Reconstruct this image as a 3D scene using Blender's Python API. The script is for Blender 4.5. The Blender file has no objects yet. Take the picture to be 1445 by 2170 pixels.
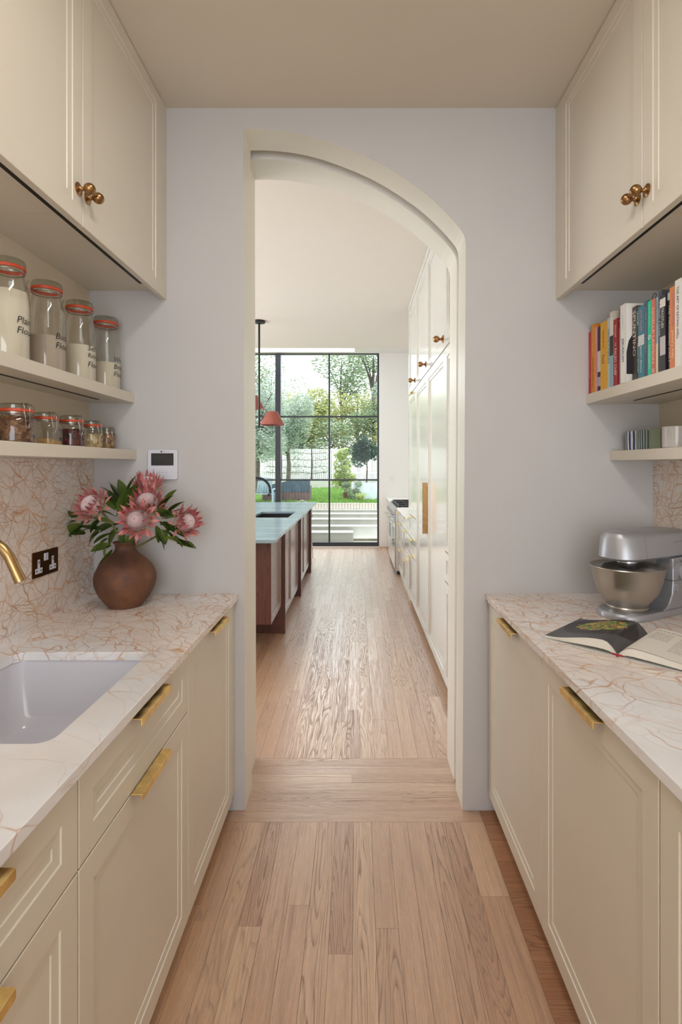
import bpy, bmesh, math, random
from mathutils import Vector, Matrix
R = math.radians
rnd = random.Random(7)
SC = bpy.context.scene
COL = SC.collection

# ------------------------------------------------------------------ camera
cd = bpy.data.cameras.new('camera')
cam = bpy.data.objects.new('camera', cd); COL.objects.link(cam)
cam.location = (0, 0, 1.46); cam.rotation_euler = (R(90), 0, 0)
cd.sensor_fit = 'VERTICAL'; cd.sensor_height = 36.0
cd.lens = 1110.0 / 2170.0 * 36.0
cd.shift_x = -(755 - 722.5) / 2170.0
cd.shift_y = -(1085 - 988) / 2170.0
cd.clip_start = 0.02; cd.clip_end = 200
SC.camera = cam

# ------------------------------------------------------------------ world
w = bpy.data.worlds.new('sky'); SC.world = w; w.use_nodes = True
nt = w.node_tree; nt.nodes.clear()
bg = nt.nodes.new('ShaderNodeBackground'); wo = nt.nodes.new('ShaderNodeOutputWorld')
bg.inputs[0].default_value = (0.90, 0.955, 1.0, 1); bg.inputs[1].default_value = 3.9
nt.links.new(bg.outputs[0], wo.inputs[0])

# ------------------------------------------------------------------ lights
def area(name, loc, rot, sx, sy, power, color=(1, 1, 1), portal=False, spread=180):
    l = bpy.data.lights.new(name, 'AREA'); l.shape = 'RECTANGLE'; l.size = sx; l.size_y = sy
    l.energy = power; l.color = color; l.spread = R(spread)
    if portal: l.cycles.is_portal = True
    o = bpy.data.objects.new(name, l); COL.objects.link(o)
    o.location = loc; o.rotation_euler = tuple(R(a) for a in rot)
    return o
# portals for the daylight of the garden window and the rooflight
area('garden_window_portal', (-1.17, 9.52, 1.79), (-90, 0, 0), 3.1, 3.4, 1, portal=True)
area('rooflight_portal', (-1.5, 8.75, 3.8), (0, 0, 0), 3.0, 1.0, 1, portal=True)
# added fill lights: one behind the camera, one at the kitchen's unseen left side
area('back_fill_light', (0.07, -2.45, 1.55), (90, 0, 0), 2.1, 2.3, 24, (1.0, 0.985, 0.97))
area('side_fill_light', (-4.05, 5.2, 1.7), (0, -90, 0), 2.2, 4.0, 85, (0.94, 0.97, 1.0))
area('ceiling_lamp_light', (-.05, 0.75, 2.93), (0, 0, 0), 0.3, 0.9, 13.5, (1.0, 0.965, 0.93))
area('kitchen_fill_light', (-1.6, 4.6, 3.1), (0, 0, 0), 1.2, 2.4, 16, (1.0, 0.96, 0.92))  # overhead fill added to brighten the kitchen, no fitting there

# ------------------------------------------------------------------ exposure
SC.view_settings.view_transform = 'Standard'
SC.view_settings.look = 'None'
SC.view_settings.exposure = 0.0
SC.view_settings.gamma = 1.0
SC.view_settings.use_curve_mapping = False
SC.cycles.use_denoising = True
SC.cycles.max_bounces = 10
SC.cycles.diffuse_bounces = 6
SC.cycles.transparent_max_bounces = 24
SC.cycles.sample_clamp_indirect = 6.0
SC.cycles.caustics_reflective = False
SC.cycles.caustics_refractive = False

# ------------------------------------------------------------------ materials
def lin(c):
    return tuple(((v / 255) / 12.92 if v / 255 <= 0.04045 else ((v / 255 + 0.055) / 1.055) ** 2.4) for v in c) + (1,)

class NT:
    def __init__(s, name):
        s.m = bpy.data.materials.new(name); s.m.use_nodes = True
        s.t = s.m.node_tree; s.b = s.t.nodes['Principled BSDF']; s.out = s.t.nodes['Material Output']
    def n(s, typ, **kw):
        nd = s.t.nodes.new(typ)
        for k, v in kw.items():
            if k.startswith('i_'):
                key = k[2:]; key = int(key) if key.isdigit() else key.replace('_', ' ')
                nd.inputs[key].default_value = v
            else: setattr(nd, k, v)
        return nd
    def l(s, a, b): s.t.links.new(a, b)
    def coord(s, kind='Object'):
        return s.n('ShaderNodeTexCoord').outputs[kind]
    def mapping(s, vec, scale=(1, 1, 1), rot=(0, 0, 0), loc=None):
        mp = s.n('ShaderNodeMapping'); mp.inputs['Scale'].default_value = scale; mp.inputs['Rotation'].default_value = rot
        s.l(vec, mp.inputs['Vector'])
        if loc is not None: s.l(loc, mp.inputs['Location'])
        return mp.outputs[0]
    def noise(s, vec, scale, detail=3, rough=.5, out='Fac'):
        nd = s.n('ShaderNodeTexNoise'); nd.inputs['Scale'].default_value = scale; nd.inputs['Detail'].default_value = detail
        nd.inputs['Roughness'].default_value = rough
        s.l(vec, nd.inputs['Vector']); return nd.outputs[out]
    def math(s, op, a, b=None, c=None):
        nd = s.n('ShaderNodeMath', operation=op)
        for i, v in enumerate((a, b, c)):
            if v is None: continue
            if isinstance(v, (int, float)): nd.inputs[i].default_value = v
            else: s.l(v, nd.inputs[i])
        return nd.outputs[0]
    def mrange(s, v, a, b, c=0, d=1):
        nd = s.n('ShaderNodeMapRange'); s.l(v, nd.inputs[0])
        for i, x in enumerate((a, b, c, d)): nd.inputs[i + 1].default_value = x
        return nd.outputs[0]
    def mix(s, f, a, b, blend='MIX'):
        nd = s.n('ShaderNodeMix', data_type='RGBA', blend_type=blend)
        if isinstance(f, (int, float)): nd.inputs[0].default_value = f
        else: s.l(f, nd.inputs[0])
        for i, v in ((6, a), (7, b)):
            if isinstance(v, tuple): nd.inputs[i].default_value = v
            else: s.l(v, nd.inputs[i])
        return nd.outputs[2]
    def bump(s, h, strength=.3, dist=.002):
        nd = s.n('ShaderNodeBump'); nd.inputs['Strength'].default_value = strength; nd.inputs['Distance'].default_value = dist
        s.l(h, nd.inputs['Height']); s.l(nd.outputs[0], s.b.inputs['Normal'])

def plain(name, rgb, rough=.5, metal=0, var=.03, bump=0, bscale=60, spec=None, coat=0):
    m = NT(name); c = lin(rgb)
    v = m.noise(m.coord(), 6, 3)
    f = m.mrange(v, .3, .7, 0, 1)
    lo = tuple(x * (1 - var * 2) for x in c[:3]) + (1,)
    hi = tuple(min(1, x * (1 + var)) for x in c[:3]) + (1,)
    m.l(m.mix(f, lo, hi), m.b.inputs['Base Color'])
    m.b.inputs['Roughness'].default_value = rough; m.b.inputs['Metallic'].default_value = metal
    if spec is not None: m.b.inputs['Specular IOR Level'].default_value = spec
    if coat: m.b.inputs['Coat Weight'].default_value = coat
    if bump:
        m.bump(m.noise(m.coord(), bscale, 4), bump, .001)
    return m.m

M = {}
M['cream'] = plain('cream_satin_paint', (213, 206, 192), .32, var=.006, bump=.04, bscale=25)
M['kitchen_cream'] = plain('kitchen_cream_satin_paint', (216, 214, 207), .14, var=.005, bump=.02, bscale=20)
M['wall'] = plain('grey_white_wall_paint', (191, 190, 191), .75, var=.006, bump=.08, bscale=40)
M['sidewall'] = plain('warm_cream_wall_paint', (214, 202, 182), .7, var=.006, bump=.08, bscale=40)
M['jamb'] = plain('warm_white_gloss_paint', (222, 219, 208), .35, var=.006, bump=.05, bscale=12)
M['ceiling'] = plain('cream_ceiling_paint', (208, 199, 184), .7, var=.006, bump=.05, bscale=40)
M['kwall'] = plain('kitchen_white_paint', (230, 228, 224), .7, var=.004)
M['kceil'] = plain('kitchen_ceiling_paint', (226, 219, 209), .8, var=.004)
M['carcass'] = plain('cabinet_carcass_paint', (176, 156, 130), .5)
M['black'] = plain('black_metal', (24, 24, 27), .4)
M['slot'] = plain('black_light_channel', (12, 12, 12), .5)
M['steelframe'] = plain('dark_grey_window_steel', (44, 46, 54), .35)
M['white_ceramic'] = plain('white_fireclay', (206, 206, 214), .12, var=.01)
M['white_plastic'] = plain('white_plastic', (212, 214, 226), .35)
M['screen'] = plain('dark_display', (32, 30, 28), .15)
M['ink'] = plain('dark_ink', (18, 18, 22), .6)
M['greyink'] = plain('grey_icon_ink', (120, 122, 135), .6)
M['coral'] = plain('coral_enamel', (150, 80, 68), .5)
M['coral_in'] = plain('shade_inner_cream', (236, 190, 150), .5)
M['stonewhite'] = plain('pale_step_stone', (180, 178, 169), .8, var=.05, bump=.3)
M['brickwhite'] = plain('pale_garden_brick', (206, 196, 184), .8, var=.1, bump=.3)
M['fencewhite'] = plain('white_fence_paint', (214, 216, 210), .7, var=.05)
M['zinc'] = plain('pale_zinc_planter', (200, 208, 212), .6, var=.06)
M['bluelid'] = plain('blue_grey_slatted_lid', (70, 86, 98), .7, var=.12, bump=.3, bscale=40)
M['brownclad'] = plain('brown_timber_cladding', (112, 92, 90), .8, var=.15, bump=.3)
M['rust'] = plain('rusty_brown_pot', (110, 74, 66), .8, var=.15)
M['bark'] = plain('bark', (92, 84, 74), .9, var=.25, bump=.5)
M['chairblue'] = plain('grey_blue_outdoor_paint', (150, 170, 178), .7)
M['soil'] = plain('bed_soil', (92, 86, 66), .95, var=.2, bump=.4)
M['steel'] = None
def brushed(name, rgb, rough=.3, stretch=(1, 1, 30), var=.1):
    m = NT(name); v = m.noise(m.mapping(m.coord(), stretch), 40, 3)
    c = lin(rgb)
    m.l(m.mix(v, tuple(x * (1 - var) for x in c[:3]) + (1,), tuple(min(1, x * (1 + var)) for x in c[:3]) + (1,)), m.b.inputs['Base Color'])
    m.b.inputs['Metallic'].default_value = 1
    m.l(m.mrange(v, 0, 1, rough * .8, rough * 1.3), m.b.inputs['Roughness'])
    m.bump(v, .012, .0004)
    return m.m
M['steel'] = brushed('brushed_stainless_steel', (186, 181, 172), .3, (1, 1, 90), .03)
M['silverpaint'] = plain('silver_painted_body', (172, 174, 180), .38, metal=.55, var=.01)
M['chrome'] = brushed('bright_chrome', (225, 226, 230), .1)
M['wire'] = brushed('clip_wire', (170, 165, 155), .3)
M['bronze'] = brushed('dark_bronze_plate', (112, 74, 44), .4, (1, 30, 1))
def brassmat(name, rgb, rough, blot=.25):
    m = NT(name); co = m.coord()
    n1 = m.noise(co, 30, 5, .65); n2 = m.noise(co, 160, 3)
    c = lin(rgb)
    base = m.mix(m.mrange(n1, .35, .68), tuple(x * (1 - blot) for x in c[:3]) + (1,), tuple(min(1, x * (1 + blot * .5)) for x in c[:3]) + (1,))
    m.l(base, m.b.inputs['Base Color']); m.b.inputs['Metallic'].default_value = 1
    m.l(m.mrange(n1, .3, .7, rough * .8, rough * 1.4), m.b.inputs['Roughness'])
    m.bump(n2, .12, .0006)
    return m.m
M['brass'] = brassmat('aged_hammered_brass', (250, 214, 144), .36)
M['knobbrass'] = brassmat('antique_brass', (158, 120, 80), .24, .12)
M['tapbrass'] = brushed('brushed_brass_tap', (172, 142, 98), .3, (30, 30, 1))

def wood(name, light, mid, dark, rough=.3, contrast=1.0, axis='Y', sheen=.0, whitewash=0.0):
    m = NT(name)
    info = m.n('ShaderNodeObjectInfo')
    r = info.outputs['Random']
    co = m.coord()
    off = m.n('ShaderNodeCombineXYZ')
    m.l(m.math('MULTIPLY', r, 37.0), off.inputs[0]); m.l(m.math('MULTIPLY', r, 91.0), off.inputs[1]); m.l(m.math('MULTIPLY', r, 17.0), off.inputs[2])
    long = .085
    sc = {'Y': (1, long, 1), 'X': (long, 1, 1), 'Z': (1, 1, long)}[axis]
    v = m.mapping(co, sc, loc=off.outputs[0])
    sc2 = {'Y': (1, .022, 1), 'X': (.022, 1, 1), 'Z': (1, 1, .022)}[axis]
    v2 = m.mapping(co, sc2, loc=off.outputs[0])
    n1 = m.noise(v, 9.0, 2.0, .4)
    pick = m.math('FRACT', m.math('MULTIPLY', r, 7.31))
    k = m.math('ADD', 18.0, m.math('MULTIPLY', pick, 20.0))
    fine = m.math('MULTIPLY', m.math('SUBTRACT', m.noise(v2, 60, 3, .6), .5), .35)
    ring = m.math('FRACT', m.math('ADD', m.math('MULTIPLY', n1, k), fine))
    line = m.math('MULTIPLY', m.mrange(ring, .35, .88, 0, 1), m.mrange(ring, .92, 1.0, 1, 0))
    line = m.math('MULTIPLY', line, m.mrange(pick, .30, .62, .15, .9))
    pores = m.noise(v2, 320, 4, .75)
    broken = m.mrange(pores, .40, .56, .35, 1)
    lines = m.math('MULTIPLY', line, broken)
    streak = m.noise(v2, 90, 5, .8)
    pore2 = m.mrange(pores, .50, .66, 0, .6)
    pore3 = m.mrange(streak, .46, .66, 0, .6)
    g = m.math('MAXIMUM', lines, m.math('MAXIMUM', pore2, pore3))
    toned = m.mix(m.math('FRACT', m.math('MULTIPLY', r, 13.7)), lin(light), lin(mid))
    big = m.noise(v, 2.2, 2)
    toned = m.mix(m.mrange(big, .35, .7, 0, .35), toned, lin(mid))
    col = m.mix(m.math('MULTIPLY', g, .85 * contrast), toned, lin(dark))
    m.l(col, m.b.inputs['Base Color'])
    m.l(m.mrange(g, 0, 1, rough, rough + .4), m.b.inputs['Roughness'])
    m.b.inputs['Specular IOR Level'].default_value = .5 + sheen
    if sheen:
        m.b.inputs['Coat Weight'].default_value = 1.0; m.b.inputs['Coat IOR'].default_value = 1.9
        m.l(m.mrange(g, 0, .8, .24, .65), m.b.inputs['Coat Roughness'])
    m.bump(m.math('SUBTRACT', 1.0, g), .3, .001)
    return m.m
M['floor'] = wood('oak_floorboards', (216, 178, 142), (184, 138, 104), (96, 58, 36), .3, sheen=.25)
M['floorx'] = wood('oak_cross_boards', (212, 176, 142), (186, 144, 112), (100, 64, 42), .3, axis='X', sheen=.25)
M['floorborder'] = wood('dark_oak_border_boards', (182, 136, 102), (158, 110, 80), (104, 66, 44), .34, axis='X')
M['walnut'] = wood('red_brown_oak', (104, 58, 44), (88, 46, 36), (46, 24, 18), .3, axis='Z')
M['walnutdoor'] = wood('red_brown_oak_door', (132, 92, 74), (116, 76, 60), (60, 34, 26), .2, axis='Z', sheen=.5)

def marble():
    m = NT('spider_veined_marble'); co = m.n('ShaderNodeNewGeometry').outputs['Position']
    wob = m.noise(co, 3.0, 3, .55, 'Color')
    dist = m.n('ShaderNodeVectorMath', operation='MULTIPLY_ADD'); m.l(wob, dist.inputs[0]); dist.inputs[1].default_value = (.20, .20, .20); m.l(co, dist.inputs[2])
    d = dist.outputs[0]
    def fam(rot, stretch, scale, w):
        vn = m.n('ShaderNodeTexVoronoi', feature='DISTANCE_TO_EDGE'); vn.inputs['Scale'].default_value = scale
        m.l(m.mapping(m.mapping(d, (1, 1, 1), tuple(R(q) for q in rot)), stretch), vn.inputs['Vector'])
        return m.math('POWER', m.mrange(vn.outputs['Distance'], 0, w, 1, 0), 1.6)
    f1 = fam((0, 16, 38), (.34, 2.6, 2.6), 4.0, .028)
    f2 = fam((10, -20, 66), (.36, 2.8, 2.8), 4.4, .026)
    f3 = fam((0, 22, -16), (.38, 2.6, 2.6), 3.8, .026)
    f4 = fam((20, 12, 52), (.30, 2.6, 2.6), 9.0, .040)
    f5 = fam((0, -30, 100), (.8, 2.0, 2.0), 7.0, .030)
    def mask(scale, lo, hi, off):
        v_ = m.n('ShaderNodeVectorMath', operation='ADD'); m.l(co, v_.inputs[0]); v_.inputs[1].default_value = (off, off * .7, off * 1.3)
        return m.noise(v_.outputs[0], scale, 2, .5), lo, hi
    sep = m.n('ShaderNodeSeparateXYZ'); m.l(co, sep.inputs[0])
    # the slab is busier towards one end and in the upright pieces
    grad = m.mrange(sep.outputs[1], 1.1, 1.9, -.11, .16)
    up = m.mrange(sep.outputs[2], .925, .97, 0, .08)
    bias = m.math('ADD', grad, up)
    def msk(scale, lo, hi, off):
        n_, lo, hi = mask(scale, lo, hi, off); return m.mrange(m.math('ADD', n_, bias), lo, hi)
    dn = m.math('ADD', m.noise(co, 2.2, 2), bias)
    md = m.mrange(dn, .42, .66)
    v = m.math('MULTIPLY', f1, msk(2.4, .34, .52, 3.1))
    v = m.math('MAXIMUM', v, m.math('MULTIPLY', f2, msk(2.8, .40, .56, 7.7)))
    v = m.math('MAXIMUM', v, m.math('MULTIPLY', f3, msk(3.1, .42, .58, 11.3)))
    v = m.math('MAXIMUM', v, m.math('MULTIPLY', f4, m.math('MULTIPLY', msk(2.6, .46, .62, 17.9), .75)))
    v = m.math('MAXIMUM', v, m.math('MULTIPLY', f5, m.math('MULTIPLY', msk(2.2, .48, .64, 23.9), .7)))
    v = m.math('MULTIPLY', v, m.mrange(m.noise(co, 16, 3), .32, .55, .35, 1))
    base = m.mix(m.mrange(m.noise(co, 5, 4), .35, .7), lin((236, 237, 240)), lin((222, 222, 224)))
    base = m.mix(m.math('MULTIPLY', md, .30), base, lin((222, 190, 154)))
    vc = m.mix(m.mrange(m.noise(co, 13, 2), .4, .65), lin((208, 150, 92)), lin((172, 114, 66)))
    m.l(m.mix(m.math('MULTIPLY', v, .92), base, vc), m.b.inputs['Base Color'])
    m.b.inputs['Roughness'].default_value = .22
    return m.m
M['marble'] = marble()
def bluestone():
    m = NT('polished_blue_grey_stone'); co = m.coord()
    v = m.noise(m.mapping(co, (.25, 1.6, 1)), 7, 5, .6)
    m.l(m.mix(m.mrange(v, .35, .68), lin((118, 144, 162)), lin((172, 190, 200))), m.b.inputs['Base Color'])
    m.b.inputs['Roughness'].default_value = .2
    return m.m
M['bluestone'] = bluestone()
def glassmat(name, tint=(1, 1, 1, 1), base=.02, edge=.55, rough=.0):
    m = NT(name); m.t.nodes.remove(m.b)
    tr = m.n('ShaderNodeBsdfTransparent'); tr.inputs[0].default_value = tint
    gl = m.n('ShaderNodeBsdfGlossy'); gl.inputs['Roughness'].default_value = rough
    lw = m.n('ShaderNodeLayerWeight'); lw.inputs[0].default_value = .35
    f = m.mrange(m.math('POWER', lw.outputs['Facing'], 2.0), 0, 1, base, edge)
    mx = m.n('ShaderNodeMixShader'); m.l(f, mx.inputs[0]); m.l(tr.outputs[0], mx.inputs[1]); m.l(gl.outputs[0], mx.inputs[2])
    m.l(mx.outputs[0], m.out.inputs[0]); return m.m
M['pane'] = glassmat('window_glass', (.97, .985, .98, 1), .007, .4)
M['glass'] = glassmat('jar_glass', (.95, .955, .94, 1), .07, .65, .03)
M['lidglass'] = glassmat('jar_lid_glass', (.80, .82, .78, 1), .1, .75, .03)
M['mixerglass'] = glassmat('clear_guard_plastic', (.86, .87, .88, 1), .1, .7, .05)
M['rubber'] = plain('orange_rubber_seal', (214, 84, 52), .45)
M['flour'] = plain('white_flour', (216, 208, 190), .9, bump=.2, bscale=80)
M['flour_grey'] = plain('greyish_buckwheat_flour', (178, 164, 150), .95, bump=.2, bscale=80)
def speckle(name, a, b, c, sc=60):
    m = NT(name); co = m.coord()
    vn = m.n('ShaderNodeTexVoronoi'); vn.inputs['Scale'].default_value = sc; m.l(co, vn.inputs['Vector'])
    s = m.n('ShaderNodeSeparateColor'); m.l(vn.outputs['Color'], s.inputs[0])
    k = m.mix(s.outputs[0], lin(a), lin(b)); k = m.mix(m.mrange(s.outputs[1], .6, .9), k, lin(c))
    m.l(k, m.b.inputs['Base Color']); m.b.inputs['Roughness'].default_value = .6
    return m.m
M['walnuts'] = speckle('walnut_pieces', (104, 64, 42), (160, 112, 76), (66, 40, 28), 90)
M['cranberries'] = speckle('dried_cranberries', (72, 18, 26), (110, 34, 42), (40, 10, 16))
M['oats'] = speckle('flaked_oats', (216, 196, 154), (186, 160, 116), (236, 222, 188))
M['seeds'] = speckle('mixed_seeds', (150, 112, 78), (190, 152, 112), (96, 66, 44))
M['sugar'] = plain('brown_sugar', (192, 152, 98), .9, bump=.3)
def clay():
    m = NT('brown_clay'); co = m.coord()
    n1 = m.noise(co, 7, 5, .6); n2 = m.noise(m.mapping(co, (1, 1, .3)), 30, 5, .7)
    c = m.mix(m.mrange(n1, .35, .65), lin((74, 48, 38)), lin((122, 80, 54)))
    c = m.mix(m.mrange(n2, .5, .75, 0, .5), c, lin((78, 52, 42)))
    m.l(c, m.b.inputs['Base Color']); m.b.inputs['Roughness'].default_value = .68
    m.bump(n2, .35, .0015); return m.m
M['clay'] = clay()
def leafmat(name, a, b, rough=.45, transl=.0):
    m = NT(name); info = m.n('ShaderNodeObjectInfo'); v = m.noise(m.coord(), 9, 2)
    f = m.math('FRACT', m.math('ADD', v, info.outputs['Random']))
    m.l(m.mix(f, lin(a), lin(b)), m.b.inputs['Base Color']); m.b.inputs['Roughness'].default_value = rough
    return m.m
M['leaf'] = leafmat('dark_green_leaf', (52, 74, 26), (86, 104, 40))
M['leaf_light'] = leafmat('yellow_green_leaf', (118, 132, 48), (92, 116, 44))
M['stem'] = plain('reddish_green_stem', (96, 92, 52), .6)
def bractmat():
    m = NT('pink_protea_bract'); info = m.n('ShaderNodeObjectInfo')
    s = m.n('ShaderNodeSeparateXYZ'); m.l(m.coord(), s.inputs[0])
    t = m.mrange(s.outputs[2], 0.0, .055)
    base = m.mix(info.outputs['Random'], lin((218, 160, 150)), lin((196, 116, 124)))
    tip = m.mix(m.math('FRACT', m.math('MULTIPLY', info.outputs['Random'], 5.3)), lin((138, 28, 52)), lin((206, 118, 118)))
    c = m.mix(m.math('POWER', t, 1.6), base, tip)
    root = m.mix(m.mrange(s.outputs[2], 0, .022, 0, 1), lin((196, 186, 130)), c)
    root = m.mix(m.mrange(m.noise(m.mapping(m.coord(), (1, 1, .1)), 260, 3), .5, .7, 0, .5), root, lin((228, 196, 176)))
    m.l(root, m.b.inputs['Base Color']); m.b.inputs['Roughness'].default_value = .55; return m.m
M['bract'] = bractmat()
M['needle'] = plain('pinkish_white_floret', (226, 206, 208), .6)
M['core'] = plain('dark_flower_core', (100, 78, 74), .8)
def stripes(name, a, b, freq, axis=0, edge=.5, uv=True):
    m = NT(name); s = m.n('ShaderNodeSeparateXYZ'); m.l(m.coord('UV' if uv else 'Object'), s.inputs[0])
    v = m.math('FRACT', m.math('ADD', m.math('MULTIPLY', s.outputs[axis], freq), m.math('MULTIPLY', m.noise(m.coord(), 25, 2), .25)))
    m.l(m.mix(m.math('GREATER_THAN', v, edge), lin(a), lin(b)), m.b.inputs['Base Color']); m.b.inputs['Roughness'].default_value = .12
    return m.m
M['mug_blue'] = stripes('blue_striped_glaze', (30, 44, 96), (206, 214, 222), 14, edge=.45)
M['mug_thin'] = stripes('thin_dark_striped_glaze', (40, 54, 66), (150, 168, 162), 24, edge=.45)
M['mug_green'] = plain('sage_glaze', (126, 136, 116), .12)
M['mug_white'] = plain('speckled_white_glaze', (204, 200, 198), .12, var=.06)
M['paper'] = plain('book_paper', (226, 222, 212), .8)

def foliage(name, cols, rough=.6):
    m = NT(name); info = m.n('ShaderNodeNewGeometry')
    r = info.outputs['Random Per Island']
    c = m.mix(m.mrange(r, 0, .5), lin(cols[0]), lin(cols[1])); c = m.mix(m.mrange(r, .5, 1), c, lin(cols[2]))
    m.l(c, m.b.inputs['Base Color']); m.b.inputs['Roughness'].default_value = rough
    tl = m.n('ShaderNodeBsdfTranslucent'); m.l(c, tl.inputs[0])
    mx = m.n('ShaderNodeMixShader'); mx.inputs[0].default_value = .35
    m.l(m.b.outputs[0], mx.inputs[1]); m.l(tl.outputs[0], mx.inputs[2]); m.l(mx.outputs[0], m.out.inputs[0])
    return m.m
M['f_silver'] = foliage('silver_green_foliage', ((160, 174, 158), (196, 206, 194), (120, 140, 118)))
M['f_yellow'] = foliage('yellow_green_foliage', ((172, 178, 110), (196, 196, 134), (130, 148, 96)))
M['f_green'] = foliage('mid_green_foliage', ((134, 154, 120), (164, 178, 142), (104, 126, 98)))
M['f_dark'] = foliage('dark_green_foliage', ((38, 66, 54), (66, 98, 82), (24, 46, 38)))
M['f_bamboo'] = foliage('bamboo_foliage', ((170, 184, 104), (200, 208, 142), (120, 144, 84)))
M['f_red'] = foliage('copper_foliage', ((150, 96, 84), (176, 120, 100), (120, 76, 70)))
M['grass'] = foliage('lawn_grass', ((112, 150, 70), (138, 172, 88), (92, 130, 60)))

# ------------------------------------------------------------------ geometry helpers
def link(name, me, mat=None, parent=None, smooth=False, bevel=0, seg=2):
    o = bpy.data.objects.new(name, me); COL.objects.link(o)
    if mat is not None and not me.materials: me.materials.append(mat)
    if parent is not None: o.parent = parent
    if smooth:
        for p in me.polygons: p.use_smooth = True
    if bevel:
        b = o.modifiers.new('bevel', 'BEVEL'); b.width = bevel; b.segments = seg; b.limit_method = 'ANGLE'; b.angle_limit = R(40)
    return o

class MB:
    def __init__(s): s.b = bmesh.new()
    def box(s, x0, x1, y0, y1, z0, z1, mx=None):
        vs = [Vector((x, y, z)) for z in (z0, z1) for (x, y) in ((x0, y0), (x1, y0), (x1, y1), (x0, y1))]
        if mx is not None: vs = [mx @ v for v in vs]
        v = [s.b.verts.new(p) for p in vs]
        for f in ((3, 2, 1, 0), (4, 5, 6, 7), (0, 1, 5, 4), (1, 2, 6, 5), (2, 3, 7, 6), (3, 0, 4, 7)): s.b.faces.new([v[i] for i in f])
        return s
    def prism(s, pts, d0, d1, axis='y'):
        # pts are 2D; axis the extrusion axis
        def P(p, d):
            if axis == 'y': return (p[0], d, p[1])
            if axis == 'x': return (d, p[0], p[1])
            return (p[0], p[1], d)
        a = [s.b.verts.new(P(p, d0)) for p in pts]; b = [s.b.verts.new(P(p, d1)) for p in pts]
        n = len(pts)
        s.b.faces.new(a); s.b.faces.new(b[::-1])
        for i in range(n): s.b.faces.new((a[i], a[(i + 1) % n], b[(i + 1) % n], b[i]))
        return s
    def rings(s, rings, cap0=True, cap1=True):
        vs = [[s.b.verts.new(p) for p in r] for r in rings]
        n = len(rings[0])
        for a, b in zip(vs, vs[1:]):
            for i in range(n): s.b.faces.new((a[i], a[(i + 1) % n], b[(i + 1) % n], b[i]))
        if cap0: s.b.faces.new(vs[0][::-1])
        if cap1: s.b.faces.new(vs[-1])
        return s
    def lathe(s, prof, c=(0, 0, 0), n=32, mx=None, cap0=False, cap1=False, sq=None):
        uv = s.b.loops.layers.uv.verify()
        rr = []
        for (r, z) in prof:
            ring = []
            for i in range(n):
                a = 2 * math.pi * i / n; ca, sa = math.cos(a), math.sin(a)
                k = 1
                if sq: k = 1 / ((abs(ca) ** sq + abs(sa) ** sq) ** (1 / sq))
                p = Vector((c[0] + r * k * ca, c[1] + r * k * sa, c[2] + z))
                if mx is not None: p = mx @ p
                ring.append(s.b.verts.new(p))
            rr.append(ring)
        for j, (a, b) in enumerate(zip(rr, rr[1:])):
            for i in range(n):
                f = s.b.faces.new((a[i], a[(i + 1) % n], b[(i + 1) % n], b[i]))
                us = (i / n, (i + 1) / n, (i + 1) / n, i / n)
                for l, u, vv in zip(f.loops, us, (j, j, j + 1, j + 1)): l[uv].uv = (u, vv / len(prof))
        if cap0: s.b.faces.new(rr[0][::-1])
        if cap1: s.b.faces.new(rr[-1])
        return s
    def tube(s, pts, r, n=8, cap=True):
        pts = [Vector(p) for p in pts]; rr = []
        up = Vector((0, 0, 1))
        for i, p in enumerate(pts):
            t = (pts[min(i + 1, len(pts) - 1)] - pts[max(i - 1, 0)]).normalized()
            u = t.cross(up)
            if u.length < 1e-3: u = t.cross(Vector((0, 1, 0)))
            u.normalize(); v = t.cross(u).normalized()
            if i and (u.dot(lu) < 0): u, v = -u, -v
            lu = u
            ra = r[i] if isinstance(r, (list, tuple)) else r
            rr.append([p + u * ra * math.cos(2 * math.pi * k / n) + v * ra * math.sin(2 * math.pi * k / n) for k in range(n)])
        return s.rings(rr, cap, cap)
    def me(s, name):
        bmesh.ops.recalc_face_normals(s.b, faces=s.b.faces[:])
        m = bpy.data.meshes.new(name); s.b.to_mesh(m); s.b.free(); return m
    def build(s, name, mat=None, parent=None, smooth=False, bevel=0, seg=2):
        o = link(name, s.me(name), mat, parent, False, bevel, seg)
        if smooth:
            for p in o.data.polygons: p.use_smooth = True
            o.data.set_sharp_from_angle(angle=R(38))
        return o

def tag(o, label=None, cat=None, group=None, kind=None):
    if label: o['label'] = label
    if cat: o['category'] = cat
    if group: o['group'] = group
    if kind: o['kind'] = kind
    return o
def thing(name, loc, label, cat, group=None, rz=0):
    o = bpy.data.objects.new(name, None); COL.objects.link(o); o.location = loc; o.rotation_euler = (0, 0, rz)
    o.empty_display_size = .05
    return tag(o, label, cat, group)
def struct(o): o['kind'] = 'structure'; return o
def arc(cx, cy, r, a0, a1, n): return [(cx + r * math.cos(R(a0 + (a1 - a0) * i / n)), cy + r * math.sin(R(a0 + (a1 - a0) * i / n))) for i in range(n + 1)]
def rrect(x0, x1, y0, y1, r, n=5):
    return arc(x1 - r, y1 - r, r, 0, 90, n) + arc(x0 + r, y1 - r, r, 90, 180, n) + arc(x0 + r, y0 + r, r, 180, 270, n) + arc(x1 - r, y0 + r, r, 270, 360, n)
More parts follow.
